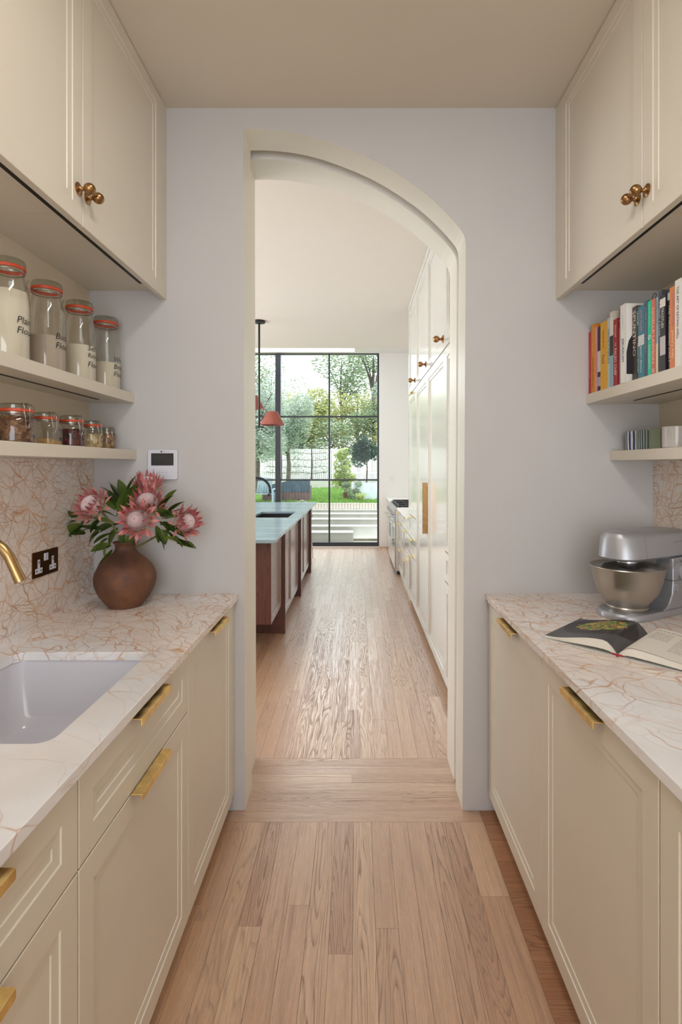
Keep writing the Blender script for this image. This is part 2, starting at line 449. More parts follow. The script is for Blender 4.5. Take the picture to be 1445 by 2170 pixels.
def poly_mesh(name, outer, holes, depth):
    """flat polygon with holes in XY, thickness depth along +-Z/2"""
    cu = bpy.data.curves.new(name, 'CURVE'); cu.dimensions = '2D'; cu.fill_mode = 'BOTH'; cu.extrude = depth / 2
    for loop in [outer] + holes:
        sp = cu.splines.new('POLY'); sp.points.add(len(loop) - 1)
        for p, q in zip(sp.points, loop): p.co = (q[0], q[1], 0, 1)
        sp.use_cyclic_u = True
    o = bpy.data.objects.new(name, cu); COL.objects.link(o)
    dg = bpy.context.evaluated_depsgraph_get(); me = bpy.data.meshes.new_from_object(o.evaluated_get(dg), depsgraph=dg)
    bpy.data.objects.remove(o); bpy.data.curves.remove(cu)
    bm = bmesh.new(); bm.from_mesh(me); bmesh.ops.remove_doubles(bm, verts=bm.verts[:], dist=1e-5)
    bmesh.ops.recalc_face_normals(bm, faces=bm.faces[:]); bm.to_mesh(me); bm.free()
    me.materials.clear()
    for p in me.polygons: p.use_smooth = False
    return me
def text(name, s, mat, parent, origin, xdir, ydir, length=None, height=None, depth=.0004, shear=0, wrap=None, align='CENTER', thin=0):
    cu = bpy.data.curves.new(name, 'FONT'); cu.body = s; cu.align_x = align; cu.align_y = 'CENTER'; cu.shear = shear
    cu.resolution_u = 2; cu.offset = -thin
    o = bpy.data.objects.new(name, cu); COL.objects.link(o)
    dg = bpy.context.evaluated_depsgraph_get(); me = bpy.data.meshes.new_from_object(o.evaluated_get(dg), depsgraph=dg)
    bpy.data.objects.remove(o); bpy.data.curves.remove(cu)
    if not me.vertices: return None
    xs = [v.co.x for v in me.vertices]; ys = [v.co.y for v in me.vertices]
    w, h = max(xs) - min(xs), max(ys) - min(ys); cx, cy = (max(xs) + min(xs)) / 2, (max(ys) + min(ys)) / 2
    if align == 'LEFT': cx = min(xs)
    sx = length / w if length else height / h; sy = height / h if height else sx
    X, Y = Vector(xdir).normalized(), Vector(ydir).normalized(); Z = X.cross(Y); O = Vector(origin)
    if wrap:
        bm = bmesh.new(); bm.from_mesh(me)
        bmesh.ops.triangulate(bm, faces=bm.faces[:])
        bmesh.ops.subdivide_edges(bm, edges=[e for e in bm.edges if e.calc_length() > .25], cuts=1)
        bm.to_mesh(me); bm.free()
    for v in me.vertices:
        a, b = (v.co.x - cx) * sx, (v.co.y - cy) * sy
        if wrap:
            r, ang = wrap; t = ang + a / r
            v.co = O + Vector((math.cos(t) * r, math.sin(t) * r, b))
        else: v.co = O + X * a + Y * b
    me.materials.clear()
    ob = link(name, me, mat, parent)
    return ob
def smooth_prof(p, k=4):
    out = []
    for i in range(len(p) - 1):
        a, b, c, d = p[max(i - 1, 0)], p[i], p[i + 1], p[min(i + 2, len(p) - 1)]
        for j in range(k):
            t = j / k
            out.append(tuple(.5 * ((2 * b[q]) + (c[q] - a[q]) * t + (2 * a[q] - 5 * b[q] + 4 * c[q] - d[q]) * t * t + (3 * b[q] - a[q] - 3 * c[q] + d[q]) * t ** 3) for q in (0, 1)))
    out.append(p[-1]); return [(max(r, .0001), z) for r, z in out]
def copy_obj(o, parent, mw=None, name=None):
    c = o.copy(); COL.objects.link(c); c.parent = parent
    if mw is not None: c.matrix_local = mw
    return c

# ------------------------------------------------------------------ the pantry shell
XL, XR, YF, HC = -1.134, 1.284, 2.223, 2.98
def opening(dx0=0.0, dx1=0.0, dz=0.0):
    P = [(-.479 - dx0, 2.891 + dz), (-.42, 2.892 + dz), (-.3665, 2.889 + dz), (-.295, 2.881 + dz), (-.2223, 2.868 + dz), (-.15, 2.848 + dz), (-.078, 2.823 + dz),
         (-.006, 2.795 + dz), (.066, 2.762 + dz), (.139, 2.722 + dz), (.2103, 2.676 + dz), (.267, 2.636 + dz), (.3184, 2.594 + dz), (.357, 2.558 + dz),
         (.3906 + dx1, 2.5235 + dz), (.418 + dx1, 2.494 + dz), (.4406 + dx1, 2.466 + dz), (.4535 + dx1, 2.447 + dz), (.461 + dx1, 2.425 + dz), (.4645 + dx1, 2.395 + dz),
         (.450 + dx1, -.02), (-.4727 - dx0, -.02)]
    return P
def wall_layer(name, x0, x1, z1, hole, y0, y1, m_wall, m_rev):
    outer = [(x0, -.02)] + [hole[-1]] + hole[:-1][0:0]
    # polygon goes round the opening (open at the floor)
    loop = [(x0, -.02), hole[-1]] + hole[0:-1] + [(x1, -.02), (x1, z1), (x0, z1)]
    me = poly_mesh(name, loop, [], y1 - y0)
    for v in me.vertices: v.co = Vector((v.co.x, (y0 + y1) / 2 - v.co.z, v.co.y))
    me.materials.append(m_wall); me.materials.append(m_rev)
    for p in me.polygons:
        c = p.center
        if abs(p.normal.y) < .5 and x0 + .02 < c.x < x1 - .02 and c.z < z1 - .01: p.material_index = 1
    return struct(link(name, me))
struct(MB().box(XL - .12, XL, -2.5, YF, 0, HC).build('wall_left', M['sidewall']))
struct(MB().box(XR, XR + .12, -2.5, YF, 0, HC).build('wall_right', M['sidewall']))
wb = MB(); wb.box(XL - .12, -1.0, -2.62, -2.5, 0, HC); wb.box(1.14, XR + .12, -2.62, -2.5, 0, HC); wb.box(-1.0, 1.14, -2.62, -2.5, 0, .38); wb.box(-1.0, 1.14, -2.62, -2.5, 2.72, HC)
struct(wb.build('wall_back', M['wall']))
struct(MB().box(XL - .12, XR + .12, -2.62, YF, HC, HC + .1).build('ceiling_pantry', M['ceiling']))
wall_layer('wall_front', XL - .12, XR + .12, 3.3, opening(), YF, 2.375, M['wall'], M['jamb'])
wall_layer('wall_pocket', XL - .12, XR + .12, 3.3, opening(.05, .03, .06), 2.375, 2.44, M['slot'], M['jamb'])
wall_layer('wall_kitchen_near', -4.32, 1.30, 3.3, opening(.028, .004, .0), 2.44, 2.618, M['kwall'], M['jamb'])
# sliding door leaf parked in the pocket, only its edge shows
dd = struct(MB().box(-.99, -.492, 2.385, 2.43, .03, 2.86).build('door_1', M['jamb'], bevel=.002))
# kitchen shell
KR = 1.17; KF = 9.40
struct(MB().box(KR, KR + .13, 2.618, KF, 0, 3.6).build('wall_kitchen_right', M['kwall']))
kl = MB(); kl.box(-4.32, -4.2, 2.618, 3.0, 0, 3.6); kl.box(-4.32, -4.2, 7.4, KF, 0, 3.6); kl.box(-4.32, -4.2, 3.0, 7.4, 0, .5); kl.box(-4.32, -4.2, 3.0, 7.4, 2.9, 3.6)
struct(kl.build('wall_kitchen_left', M['kwall']))
struct(MB().box(-4.32, 1.3, 2.618, 7.63, 3.18, 3.3).build('ceiling_kitchen', M['kceil']))
ch = MB(); ch.box(-4.32, 1.3, 7.63, 8.25, 3.49, 3.75); ch.box(-4.32, -3.0, 8.25, 9.3, 3.49, 3.75); ch.box(-.03, 1.3, 8.25, 9.3, 3.49, 3.75); ch.box(-4.32, 1.3, 9.3, KF + .2, 3.49, 3.75); ch.box(-4.32, 1.3, 7.55, 7.63, 3.3, 3.75)
struct(ch.build('ceiling_extension', M['kwall']))
rl = struct(MB().box(-3.02, -.01, 8.23, 9.32, 3.76, 3.775).build('window_2', M['pane']))
wf = MB(); wf.box(.4085, 1.3, KF, KF + .2, 0, 3.49); wf.box(-4.32, -2.72, KF, KF + .2, 0, 3.49); wf.box(-2.72, .4085, KF, KF + .2, -.05, .02)
struct(wf.build('wall_far', M['kwall']))
struct(MB().box(.41, .60, KF - .012, KF, 0.0, .015).build('shadow_strip_far', M['floor']))  # thin strip added to draw a small shadow line at the wall foot

# garden window: steel frame with panes
win = MB(); win.box(-2.72, .4085, 9.42, 9.50, .02, .09); win.box(-2.72, .4085, 9.42, 9.50, 3.475, 3.505)
WINF = win.build('window_1', M['steelframe'], bevel=.003); struct(WINF); WINF['label'] = 'tall black steel framed garden window at the far end of the kitchen'
for x, wd in ((-2.70, .03), (-2.30, .03), (-1.405, .095), (-.487, .03), (.392, .03)):
    MB().box(x - wd / 2, x + wd / 2, 9.425 if wd < .05 else 9.38, 9.495, .09, 3.475).build('mullion', M['steelframe'], WINF, bevel=.002)
xs = [-2.685, -2.315, -2.285, -1.4525, -1.3575, -.502, -.472, .377]
zs = [.09, 1.213, 2.354, 3.475]
for i in range(0, 8, 2):
    for z in zs[1:3]: MB().box(xs[i], xs[i + 1], 9.43, 9.49, z - .014, z + .014).build('glazing_bar', M['steelframe'], WINF)
    for j in range(3): MB().box(xs[i], xs[i + 1], 9.458, 9.464, zs[j] + (.014 if j else 0), zs[j + 1] - (.014 if j < 2 else 0)).build('pane', M['pane'], WINF)

# ------------------------------------------------------------------ floors
FL = struct(MB().box(-4.32, 1.42, -2.6, 9.6, -.08, -.016).build('floor', plain('sub_floor_joint_brown', (112, 82, 60), .8)))
def plank(x0, x1, y0, y1, mat, g=.0004):
    o = MB().box(x0 + g, x1 - g, y0 + g, y1 - g, -.016, rnd.uniform(-.0003, .0003)).build('floorboard', mat, FL)
    return o
PW = .0725
# pantry, lengthwise boards
k = 0; x = -.012 - 9 * PW
while x < .51:
    x1 = x + PW
    if x1 > .49: x1 = .5206
    y = 2.149
    first = True
    while y > .2:
        L = rnd.uniform(.35, 1.3) if first else rnd.uniform(.7, 1.5)
        first = False
        y0 = max(y - L, .1)
        if y0 - .1 < .15: y0 = .1
        plank(x, x1, y0, y, M['floor']); y = y0
    x = x1
# cross boards along the right cabinets
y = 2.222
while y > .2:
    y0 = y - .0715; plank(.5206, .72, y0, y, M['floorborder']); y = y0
# threshold boards
ys = [2.149 + (2.618 - 2.149) * i / 7 for i in range(8)]
for i in range(7):
    if i == 0:
        cuts = [-.66, .5206]
    else:
        c = rnd.uniform(-.2, .25); cuts = [-.52, c, .475] if i in (2, 4) else [-.52, .475]
    for a, b in zip(cuts, cuts[1:]): plank(a, b, ys[i], ys[i + 1], M['floorx'])
# kitchen boards
x = -1.10 - .04; KX = x
while x < .60:
    y = 2.618; first = True
    while y < 9.38:
        L = rnd.uniform(.3, 1.3) if first else rnd.uniform(.9, 1.7); first = False
        y1 = min(y + L, 9.40)
        if 9.40 - y1 < .4: y1 = 9.40
        plank(x, x + PW, y, y1, M['floor']); y = y1
    x += PW
rest = MB(); xx = KX
while xx > -4.1:
    y = 2.618
    while y < 9.38:
        y1 = min(y + rnd.uniform(.9, 1.7), 9.4); rest.box(xx - PW + .0007, xx - .0007, y + .0007, y1 - .0007, -.016, 0); y = y1
    xx -= PW
xx = .1
ro = rest.build('floorboards_beyond', M['floor'], FL); ro['kind'] = 'stuff'
r2 = MB(); xx = -.66
while xx < .7:
    r2.box(xx + .0007, xx + PW - .0007, -2.45, .098, -.016, 0); xx += PW
ro = r2.build('floorboards_behind', M['floor'], FL); ro['kind'] = 'stuff'

# ------------------------------------------------------------------ cabinetry
def panel_mesh(u0, u1, v0, v1, st, T=.021, side=1, plane=0.0, d1=.003, d2=.0062, lw=.022):
    """stepped recessed panel; u along y, v along z; front face at x=plane facing side (+1 = +x)"""
    m = MB()
    def ring(i, dep): return [(plane - side * dep, a, b) for a, b in ((u0 + i, v0 + i), (u1 - i, v0 + i), (u1 - i, v1 - i), (u0 + i, v1 - i))]
    e = .0015
    m.rings([ring(0, T), ring(0, e), ring(e, 0), ring(st, 0), ring(st + .0015, d1), ring(st + lw, d1 + .0008), ring(st + lw + .0015, d2)])
    return m
def edge_pull(parent, y0, y1, z, plane, side, out=.026, lip=.017, mat=None):
    t = .0035
    x0 = plane; xo = plane + side * out
    pr = [(x0, z - t), (x0, z), (xo, z), (xo, z - lip), (xo - side * t, z - lip), (xo - side * t, z - t)]
    return MB().prism(pr, y0, y1, 'y').build('handle', mat or M['brass'], parent, bevel=.0008)
def knob(parent, y, z, plane, side, k=1.0, mat=None):
    mx = Matrix.Translation((plane, y, z)) @ Matrix.Rotation(R(90) * side, 4, 'Y') @ Matrix.Scale(k, 4)
    pr = [(0, .0), (.0185, .0), (.0185, .0025), (.012, .006), (.0065, .010), (.0052, .014), (.006, .018)]
    pr += [(.0165 * math.sin(R(a)), .033 - .0165 * math.cos(R(a))) for a in range(22, 181, 14)]
    return MB().lathe(pr, mx=mx, n=28).build('knob', mat or M['knobbrass'], parent, smooth=True)

def base_cabinet(side, y0, y1, wallx, face, rows, label, hy, group):
    cx = (wallx + face) / 2
    t = thing('base_cabinet', (0, 0, 0), label, 'cabinet', group)
    t.location = (face, (y0 + y1) / 2, 0)
    inv = Matrix.Translation(-Vector(t.location))
    def P(o): o.data.transform(inv); return o
    b = MB(); fx = face - side * .0225
    ya, yb = y0 + .0005, y1 - .0005; wx = wallx + side * .001
    b.prism([(ya, .08), (yb, .08), (yb, .8945), (yb - .018, .8945), (yb - .018, .098), (ya + .018, .098), (ya + .018, .8945), (ya, .8945)], min(wx, fx), max(wx, fx), 'x')
    tk = face - side * .06
    P(b.build('body', M['cream'], t))
    P(MB().box(min(tk, tk - side * .018), max(tk, tk - side * .018), ya, yb, .001, .0795).build('plinth', M['cream'], t))
    for nm, z0, z1, st in rows:
        d = P(panel_mesh(y0 + .0012, y1 - .0012, z0, z1, st, plane=face, side=side).build(nm, M['cream'], t))
        h = edge_pull(d, hy[0], hy[1], z1 + .0036 if z1 < .88 else z1 + .0005, face, side); P(h)
    return t
G = 'base cabinets under the marble worktops'
fl, fr = -.512, .555
dr = [('drawer', .716, .886, .052), ('door', .08, .712, .055)]
base_cabinet(1, 1.598, 2.160, XL, fl, [('door', .08, .886, .055)], 'cream base cabinet with one tall door, beside the far wall and left of the arch', (1.816, 2.0), G)
base_cabinet(1, .966, 1.596, XL, fl, dr, 'cream base cabinet with a drawer over a door, below the white sink', (1.189, 1.382), G)
base_cabinet(1, .336, .964, XL, fl, dr, 'cream base cabinet with drawer and door, nearest the camera on the left', (.555, .749), G)
base_cabinet(-1, 1.575, 2.205, XR, fr, [('door', .08, .886, .055)], 'cream base cabinet with one door, beside the far wall and right of the arch', (1.796, 1.98), G)
base_cabinet(-1, .961, 1.573, XR, fr, [('door', .08, .886, .055)], 'cream base cabinet with one door and long brass pull, middle of the right run', (1.173, 1.363), G)
base_cabinet(-1, .341, .959, XR, fr, [('door', .08, .886, .055)], 'cream base cabinet partly cut off by the right edge, nearest the camera', (.553, .743), G)
tag(MB().box(-.536, -.516, 2.162, 2.2225, .08, .8945).build('filler_panel', M['cream'], bevel=.001), 'narrow cream filler strip between the left base cabinets and the far wall', 'panel')

def wall_cabinet(side, y0, y1, wallx, face, label, ky, kz, group, yend=None):
    t = thing('wall_cabinet', (face, (y0 + y1) / 2, 2.166), label, 'cabinet', group)
    inv = Matrix.Translation(-Vector(t.location))
    def P(o): o.data.transform(inv); return o
    b = MB(); fx = face - side * .0225
    b.box(min(wallx + side * .001, fx), max(wallx + side * .001, fx), y0 + .0005, yend or (y1 - .0005), 2.205, HC - .001); P(b.build('body', M['cream'], t))
    d = P(panel_mesh(y0 + .001, y1 - .001, 2.166, HC - .004, .05, plane=face, side=side).build('door', M['cream'], t))
    if ky: P(knob(d, ky, kz, face, side))
    return t
GW = 'cream wall cabinets under the ceiling'
wall_cabinet(1, 1.541, 2.158, XL, -.805, 'cream wall cabinet with lower brass knob, next to the far wall on the left', 1.568, 2.262, GW, 2.222)
wall_cabinet(1, .924, 1.540, XL, -.805, 'cream wall cabinet on the left, second from the far wall, knob beside the seam', 1.517, 2.263, GW)
wall_cabinet(-1, 1.548, 2.166, XR, .845, 'cream wall cabinet with lower brass knob, next to the far wall on the right', 1.574, 2.262, GW, 2.222)
wall_cabinet(-1, .930, 1.547, XR, .845, 'cream wall cabinet on the right, second from the far wall, knob beside the seam', 1.523, 2.262, GW)
for nm, x0, x1, y0, lb in (('left', -.827, -.806, 2.159, 'left'), ('right', .846, .867, 2.167, 'right')):
    tag(MB().box(x0, x1, y0, YF - .0005, 2.166, HC - .001).build('filler_panel', M['cream'], bevel=.001), f'narrow cream filler beside the {lb} wall cabinets against the far wall', 'panel')
for xc, lb in ((-.870, 'left'), (.910, 'right')):
    tag(MB().box(xc - .009, xc + .009, .93, 2.12, 2.199, 2.2048).build('light_channel', M['slot']), f'thin black lighting channel under the {lb} wall cabinets', 'light')

# shelves
def shelf(x0, x1, z0, label, strip=None):
    s = tag(MB().box(x0, x1, .45, YF - .0005, z0, z0 + .04).build('wall_shelf', M['cream'], bevel=.0015), label, 'shelf')
    if strip:
        MB().box(strip - .006, strip + .006, .47, 2.10, z0 - .0012, z0 + .001).build('light_channel', M['slot'], s)
    return s
shelf(XL, -.942, 1.728, 'upper cream shelf on the left carrying the tall flour jars', -1.035)
shelf(XL, -.932, 1.488, 'lower cream shelf on the left carrying the small clip jars')
shelf(.975, XR, 1.724, 'upper cream shelf on the right carrying the cookbooks', 1.115)
shelf(1.075, XR, 1.484, 'lower cream shelf on the right carrying the ceramic cups')

# worktops with sink opening
SX0, SX1, SY0, SY1 = -.985, -.598, 1.02, 1.52
me = poly_mesh('worktop', [(XL, .3), (-.50, .3), (-.50, YF), (XL, YF)], [rrect(SX0, SX1, SY0, SY1, .035)], .0245)
for v in me.vertices: v.co.z += .92 - .01225
tag(link('worktop', me, M['marble'], bevel=.0015), 'left cream marble worktop with rust veins and a sink cut-out', 'worktop')
tag(MB().box(.545, XR, .3, YF, .8955, .92).build('worktop', M['marble'], bevel=.0015), 'right cream marble worktop under the mixer and open book', 'worktop')
def splash(x0, x1, z1, cut, label):
    t = thing('splashback', ((x0 + x1) / 2, 1.2, .9205), label, 'splashback')
    inv = Matrix.Translation(-Vector(t.location))
    for a, b in ((.3, cut), (cut, YF - .0005)):
        o = MB().box(x0, x1, a + .0004, b - .0004, .9205, z1).build('marble_panel', M['marble'], t); o.data.transform(inv)
splash(XL + .001, -1.112, 1.4875, 1.975, 'rust-veined marble splashback behind the tap and socket')
splash(1.259, XR - .001, 1.4835, 2.08, 'rust-veined marble splashback behind the stand mixer')

# sink
sk = MB(); rr = []
for ins, z, r in ((-.02, .8945, .05), (-.004, .8945, .036), (-.002, .885, .034), (.004, .74, .05), (.02, .715, .05), (.06, .708, .04)):
    rr.append([(a, b, z) for a, b in rrect(SX0 + ins, SX1 - ins, SY0 + ins, SY1 - ins, r)])
sk.rings(rr, False, True)
sink = tag(sk.build('undermount_sink', M['white_ceramic'], smooth=True), 'white ceramic undermount sink set in the left marble worktop', 'sink')
MB().lathe([(.0, .0095), (.03, .0095), (.036, .006), (.036, 0)], (-.79, 1.27, .703), 24).build('drain', M['steel'], sink, smooth=True)

# tap
tp = thing('brass_tap', (-1.05, 1.32, .92), 'brushed brass swan-neck tap arching over the white sink', 'tap')
bx, by, bz = -1.05, 1.32, .92
path = [(0, 0, .0)] + [(0, 0, .28)]
A = Vector((.205, 0, 0))
pp = [(0, 0, .02), (0, 0, .12), (0, 0, .22)]
for i in range(13):
    a = R(180 - 162 * i / 12); pp.append((.094 + .094 * math.cos(a), 0, .265 + .094 * math.sin(a)))
last = Vector(pp[-1]); dirv = (Vector(pp[-1]) - Vector(pp[-2])).normalized(); pp.append(tuple(last + dirv * .028))
MB().tube(pp, .0125, 20).build('spout', M['tapbrass'], tp, smooth=True)
e = Vector(pp[-1]); MB().tube([tuple(e - dirv * .004), tuple(e + dirv * .022)], .0132, 20).build('nozzle', M['tapbrass'], tp, smooth=True)
MB().lathe([(0, .0), (.026, 0), (.026, .006), (.018, .01), (.018, .05), (.0, .05)], (0, 0, 0.0003), 28).build('tap_base', M['tapbrass'], tp, smooth=True)
MB().tube([(0, -.015, .035), (0, -.06, .045)], .006, 12).build('lever', M['tapbrass'], tp, smooth=True)

# socket
so = thing('double_socket', (-1.112, 1.8705, 1.1165), 'dark bronze double plug socket with white inserts on the marble splashback', 'socket')
pl = MB().prism(rrect(-.0765, .0765, -.0445, .0445, .004), 0.0002, .0035, 'x').build('plate', M['bronze'], so)
MB().box(.0035, .0055, -.012, .012, .008, .034).build('rocker_switch', M['white_plastic'], so, bevel=.0008)
MB().box(.0055, .0065, -.0005, .0005, .008, .034).build('rocker_gap', M['greyink'], so)
for yc in (-.042, .042):
    ins = MB(); ins.box(.0035, .0045, yc - .006, yc + .006, -.013, .017); ins.box(.0035, .0045, yc - .02, yc + .02, -.031, -.013)
    o = ins.build('pin_insert', M['white_plastic'], so)
    for b_ in ((-.002, .002, .002, .012), (-.015, -.010, -.025, -.019), (.010, .015, -.025, -.019)): MB().box(.0045, .0048, yc + b_[0], yc + b_[1], b_[2], b_[3]).build('pin_slot', M['ink'], o)

# thermostat
th = thing('heating_control', (-.817, YF, 1.467), 'white square heating control panel with dark screen on the far wall', 'thermostat')
MB().prism(rrect(-.062, .062, -.063, .063, .008), -.016, -.0005, 'y').build('housing', M['white_plastic'], th, bevel=.002)
MB().prism(rrect(-.047, .047, -.004, .0475, .002), -.0172, -.016, 'y').build('screen', M['screen'], th)
def tt(s, x, z, h, mat=M['greyink'], nm='marking', L=None): text(nm, s, mat, th, (x, -.0168, z), (1, 0, 0), (0, 0, 1), height=h, length=L)
MB().lathe([(0, .0003), (.0034, .0003), (.0034, 0)], mx=Matrix.Translation((-.0045, -.0163, .0545)) @ Matrix.Rotation(R(90), 4, 'X'), n=18).build('logo', M['ink'], th)
tt('LG', .0045, .0545, .0048, M['ink'], 'lettering')
tt('^', 0, -.017, .003); tt('<', -.0165, -.0325, .005); tt('>', .0165, -.0325, .005); tt('OK', 0, -.0325, .004); tt('v', 0, -.049, .003)
tt('D', -.036, -.0325, .0045); tt('O', .036, -.0325, .0045)

# ------------------------------------------------------------------ vase and proteas
VX, VY = -.895, 2.03
vz = .9203
vase = thing('clay_vase', (VX, VY, vz), 'round brown clay vase with a narrow neck holding the proteas', 'vase')
prof = [(0, .004), (.055, 0), (.064, .006), (.078, .022), (.097, .05), (.109, .08), (.113, .108), (.109, .132), (.095, .158), (.073, .182), (.052, .200), (.040, .214), (.0365, .224), (.038, .236), (.046, .246), (.045, .2475), (.037, .238), (.033, .224), (.033, .18)]
prof = smooth_prof(prof); MB().lathe(prof, n=72).build('pot', M['clay'], vase, smooth=True)

# bract meshes (local +Z is the tip, +Y the outer side)
def bract_mesh(L, W, curl):
    m = MB(); n = 5; rowsL = []
    for i in range(n + 1):
        t = i / n; wv = W * (math.sin(math.pi * min(1, t * .75 + .14)) ** .8) * (1 - t ** 3.2); wv = max(wv, .0004)
        z = L * t; y = curl * L * t * t
        rowsL.append([m.b.verts.new((sx * wv, y + (.25 * abs(sx) * wv), z)) for sx in (-1, 0, 1)])
    for a, b in zip(rowsL, rowsL[1:]):
        for j in range(2): m.b.faces.new((a[j], a[j + 1], b[j + 1], b[j]))
    me = m.me('bract'); me.materials.append(M['bract'])
    for p in me.polygons: p.use_smooth = True
    return me
BR = [bract_mesh(.064, .0082, .06), bract_mesh(.058, .0095, .16), bract_mesh(.042, .0085, .35)]
def leaf_mesh(L, W, droop):
    m = MB(); n = 6; rows = []
    for i in range(n + 1):
        t = i / n; wv = W * math.sin(math.pi * (t * .92 + .06)) ** .75
        x = L * t; z = -droop * L * t * t
        rows.append([m.b.verts.new((x, sy * wv, z + abs(sy) * wv * .25)) for sy in (-1, 0, 1)])
    for a, b in zip(rows, rows[1:]):
        for j in range(2): m.b.faces.new((a[j], a[j + 1], b[j + 1], b[j]))
    me = m.me('leaf')
    for p in me.polygons: p.use_smooth = True
    return me
LV = []
for mt in ('leaf', 'leaf_light'):
    for a in ((.082, .023, .25), (.068, .021, .45), (.095, .019, -.1)):
        q = leaf_mesh(*a); q.materials.append(M[mt]); LV.append(q)
def frame_from(d, roll=0):
    d = Vector(d).normalized(); u = d.cross(Vector((0, 0, 1)))
    if u.length < .05: u = Vector((1, 0, 0))
    u.normalize(); v = d.cross(u); m = Matrix((u, v, d)).transposed().to_4x4()
    return m @ Matrix.Rotation(roll, 4, 'Z')
def core_mesh(r):
    m = MB(); m.lathe([(r * math.cos(R(a)), r * .85 * math.sin(R(a))) for a in range(-30, 90, 15)] + [(0.0002, r * .85)], n=24)
    return m.me('flower_core')
def needles_mesh(r):
    m = MB(); n = 58
    for i in range(n):
        a = 2 * math.pi * i / n; w = r * .030; segs = 7
        prev = None
        for k in range(segs + 1):
            t = k / segs; el = R(-10 + 96 * t); rad = r * 1.07 * math.cos(el) + .0002; z = r * .95 * math.sin(el)
            ww = w * (1.15 - .75 * t); ca, sa = math.cos(a), math.sin(a)
            p = [(rad * ca - s * ww * sa, rad * sa + s * ww * ca, z + (.0 if s else .0012)) for s in (-1, 0, 1)]
            vs = [m.b.verts.new(q) for q in p]
            if prev:
                for j in range(2): m.b.faces.new((prev[j], prev[j + 1], vs[j + 1], vs[j]))
            prev = vs
    # knobbly florets in the middle
    for i in range(110):
        t = i / 110; el = R(90 - 34 * math.sqrt(t) * 1.25); a = i * 2.39996
        c = Vector((r * 1.07 * math.cos(el) * math.cos(a), r * 1.07 * math.cos(el) * math.sin(a), r * .965 * math.sin(el)))
        q = r * .062
        vs = [m.b.verts.new(c + Vector(o) * q) for o in ((1, 0, 0), (0, 1, 0), (-1, 0, 0), (0, -1, 0), (0, 0, 1.4))]
        for j in range(4): m.b.faces.new((vs[j], vs[(j + 1) % 4], vs[4]))
    return m.me('florets')
CM = {}; 
def protea(loc, d, r, label, leaves, openness=1.0, bsc=1.0):
    t = thing('protea_flower', loc, label, 'flower', 'proteas in the clay vase')
    Fm = frame_from(d)
    if r not in CM:
        CM[r] = (core_mesh(r), needles_mesh(r)); CM[r][0].materials.append(M['core']); CM[r][1].materials.append(M['needle'])
    c = link('flower_core', CM[r][0], None, t, smooth=True); c.matrix_local = Fm @ Matrix.Translation((0, 0, .002))
    n_ = link('florets', CM[r][1], None, t); n_.matrix_local = Fm @ Matrix.Translation((0, 0, .002)); n_['kind'] = 'stuff'
    cup = MB().lathe([(0.002, -.045), (.010, -.042), (.02, -.03), (r * .85, -.012), (r * .9, .0)], n=20).build('cup', M['stem'], t, smooth=True); cup.matrix_local = Fm
    rows = ((15, 0, 2, .88, -.008), (15, 0, 16, .94, -.012), (12, 1, 34, .96, -.016), (8, 2, 62, .95, -.02))
    for cnt, mi, tilt, rad, dz in rows:
        for i in range(cnt):
            a = 2 * math.pi * (i + rnd.uniform(-.2, .2) + mi * .4) / cnt
            tl = R((tilt + rnd.uniform(-6, 6)) * openness)
            mt = Fm @ Matrix.Rotation(a, 4, 'Z') @ Matrix.Translation((0, r * rad, dz)) @ Matrix.Rotation(-tl, 4, 'X') @ Matrix.Rotation(rnd.uniform(-.2, .2), 4, 'Z') @ Matrix.Scale(bsc * rnd.uniform(.85, 1.12), 4)
            b = link('bract', BR[mi], None, t); b.matrix_local = mt
    # stem runs down into the neck of the vase
    neck = Vector((VX + rnd.uniform(-.012, .012), VY + rnd.uniform(-.012, .012), vz + .20)) - Vector(loc)
    bot = Vector((VX, VY, vz + .12)) - Vector(loc)
    dv = Vector(d).normalized(); p0 = -dv * .04
    mid = (p0 + neck) / 2 - dv * .03; mid.z = min(mid.z, p0.z) + .0
    MB().tube([p0, p0 * .5 + mid * .5 - dv * .01, mid * .6 + neck * .4, neck, bot], .0042, 8).build('stem', M['stem'], t, smooth=True)
    for (lx, lz, ly, yaw, pitch, mi, s) in leaves:
        P_ = Vector((lx, ly, lz)) - Vector(loc)
        b = link('leaf', LV[mi], None, t)
        b.matrix_local = Matrix.Translation(P_) @ Matrix.Rotation(R(yaw), 4, 'Z') @ Matrix.Rotation(R(-pitch), 4, 'Y') @ Matrix.Rotation(rnd.uniform(-.9, .9), 4, 'X') @ Matrix.Scale(s, 4)
    return t
def W(px, py, d=2.03): return ((px - 755) / 1110 * d, 1.46 + (988 - py) / 1110 * d)
def LEAF(px, py, ang, mi=0, s=1.0, d=2.03, yaw=0):
    x, z = W(px, py, d)
    if abs(ang) <= 90: return (x, z, d, yaw, ang, mi, s)
    return (x, z, d, 180 + yaw, 180 - ang if ang > 0 else -180 - ang, mi, s)
x, z = W(197, 1072, 1.95)
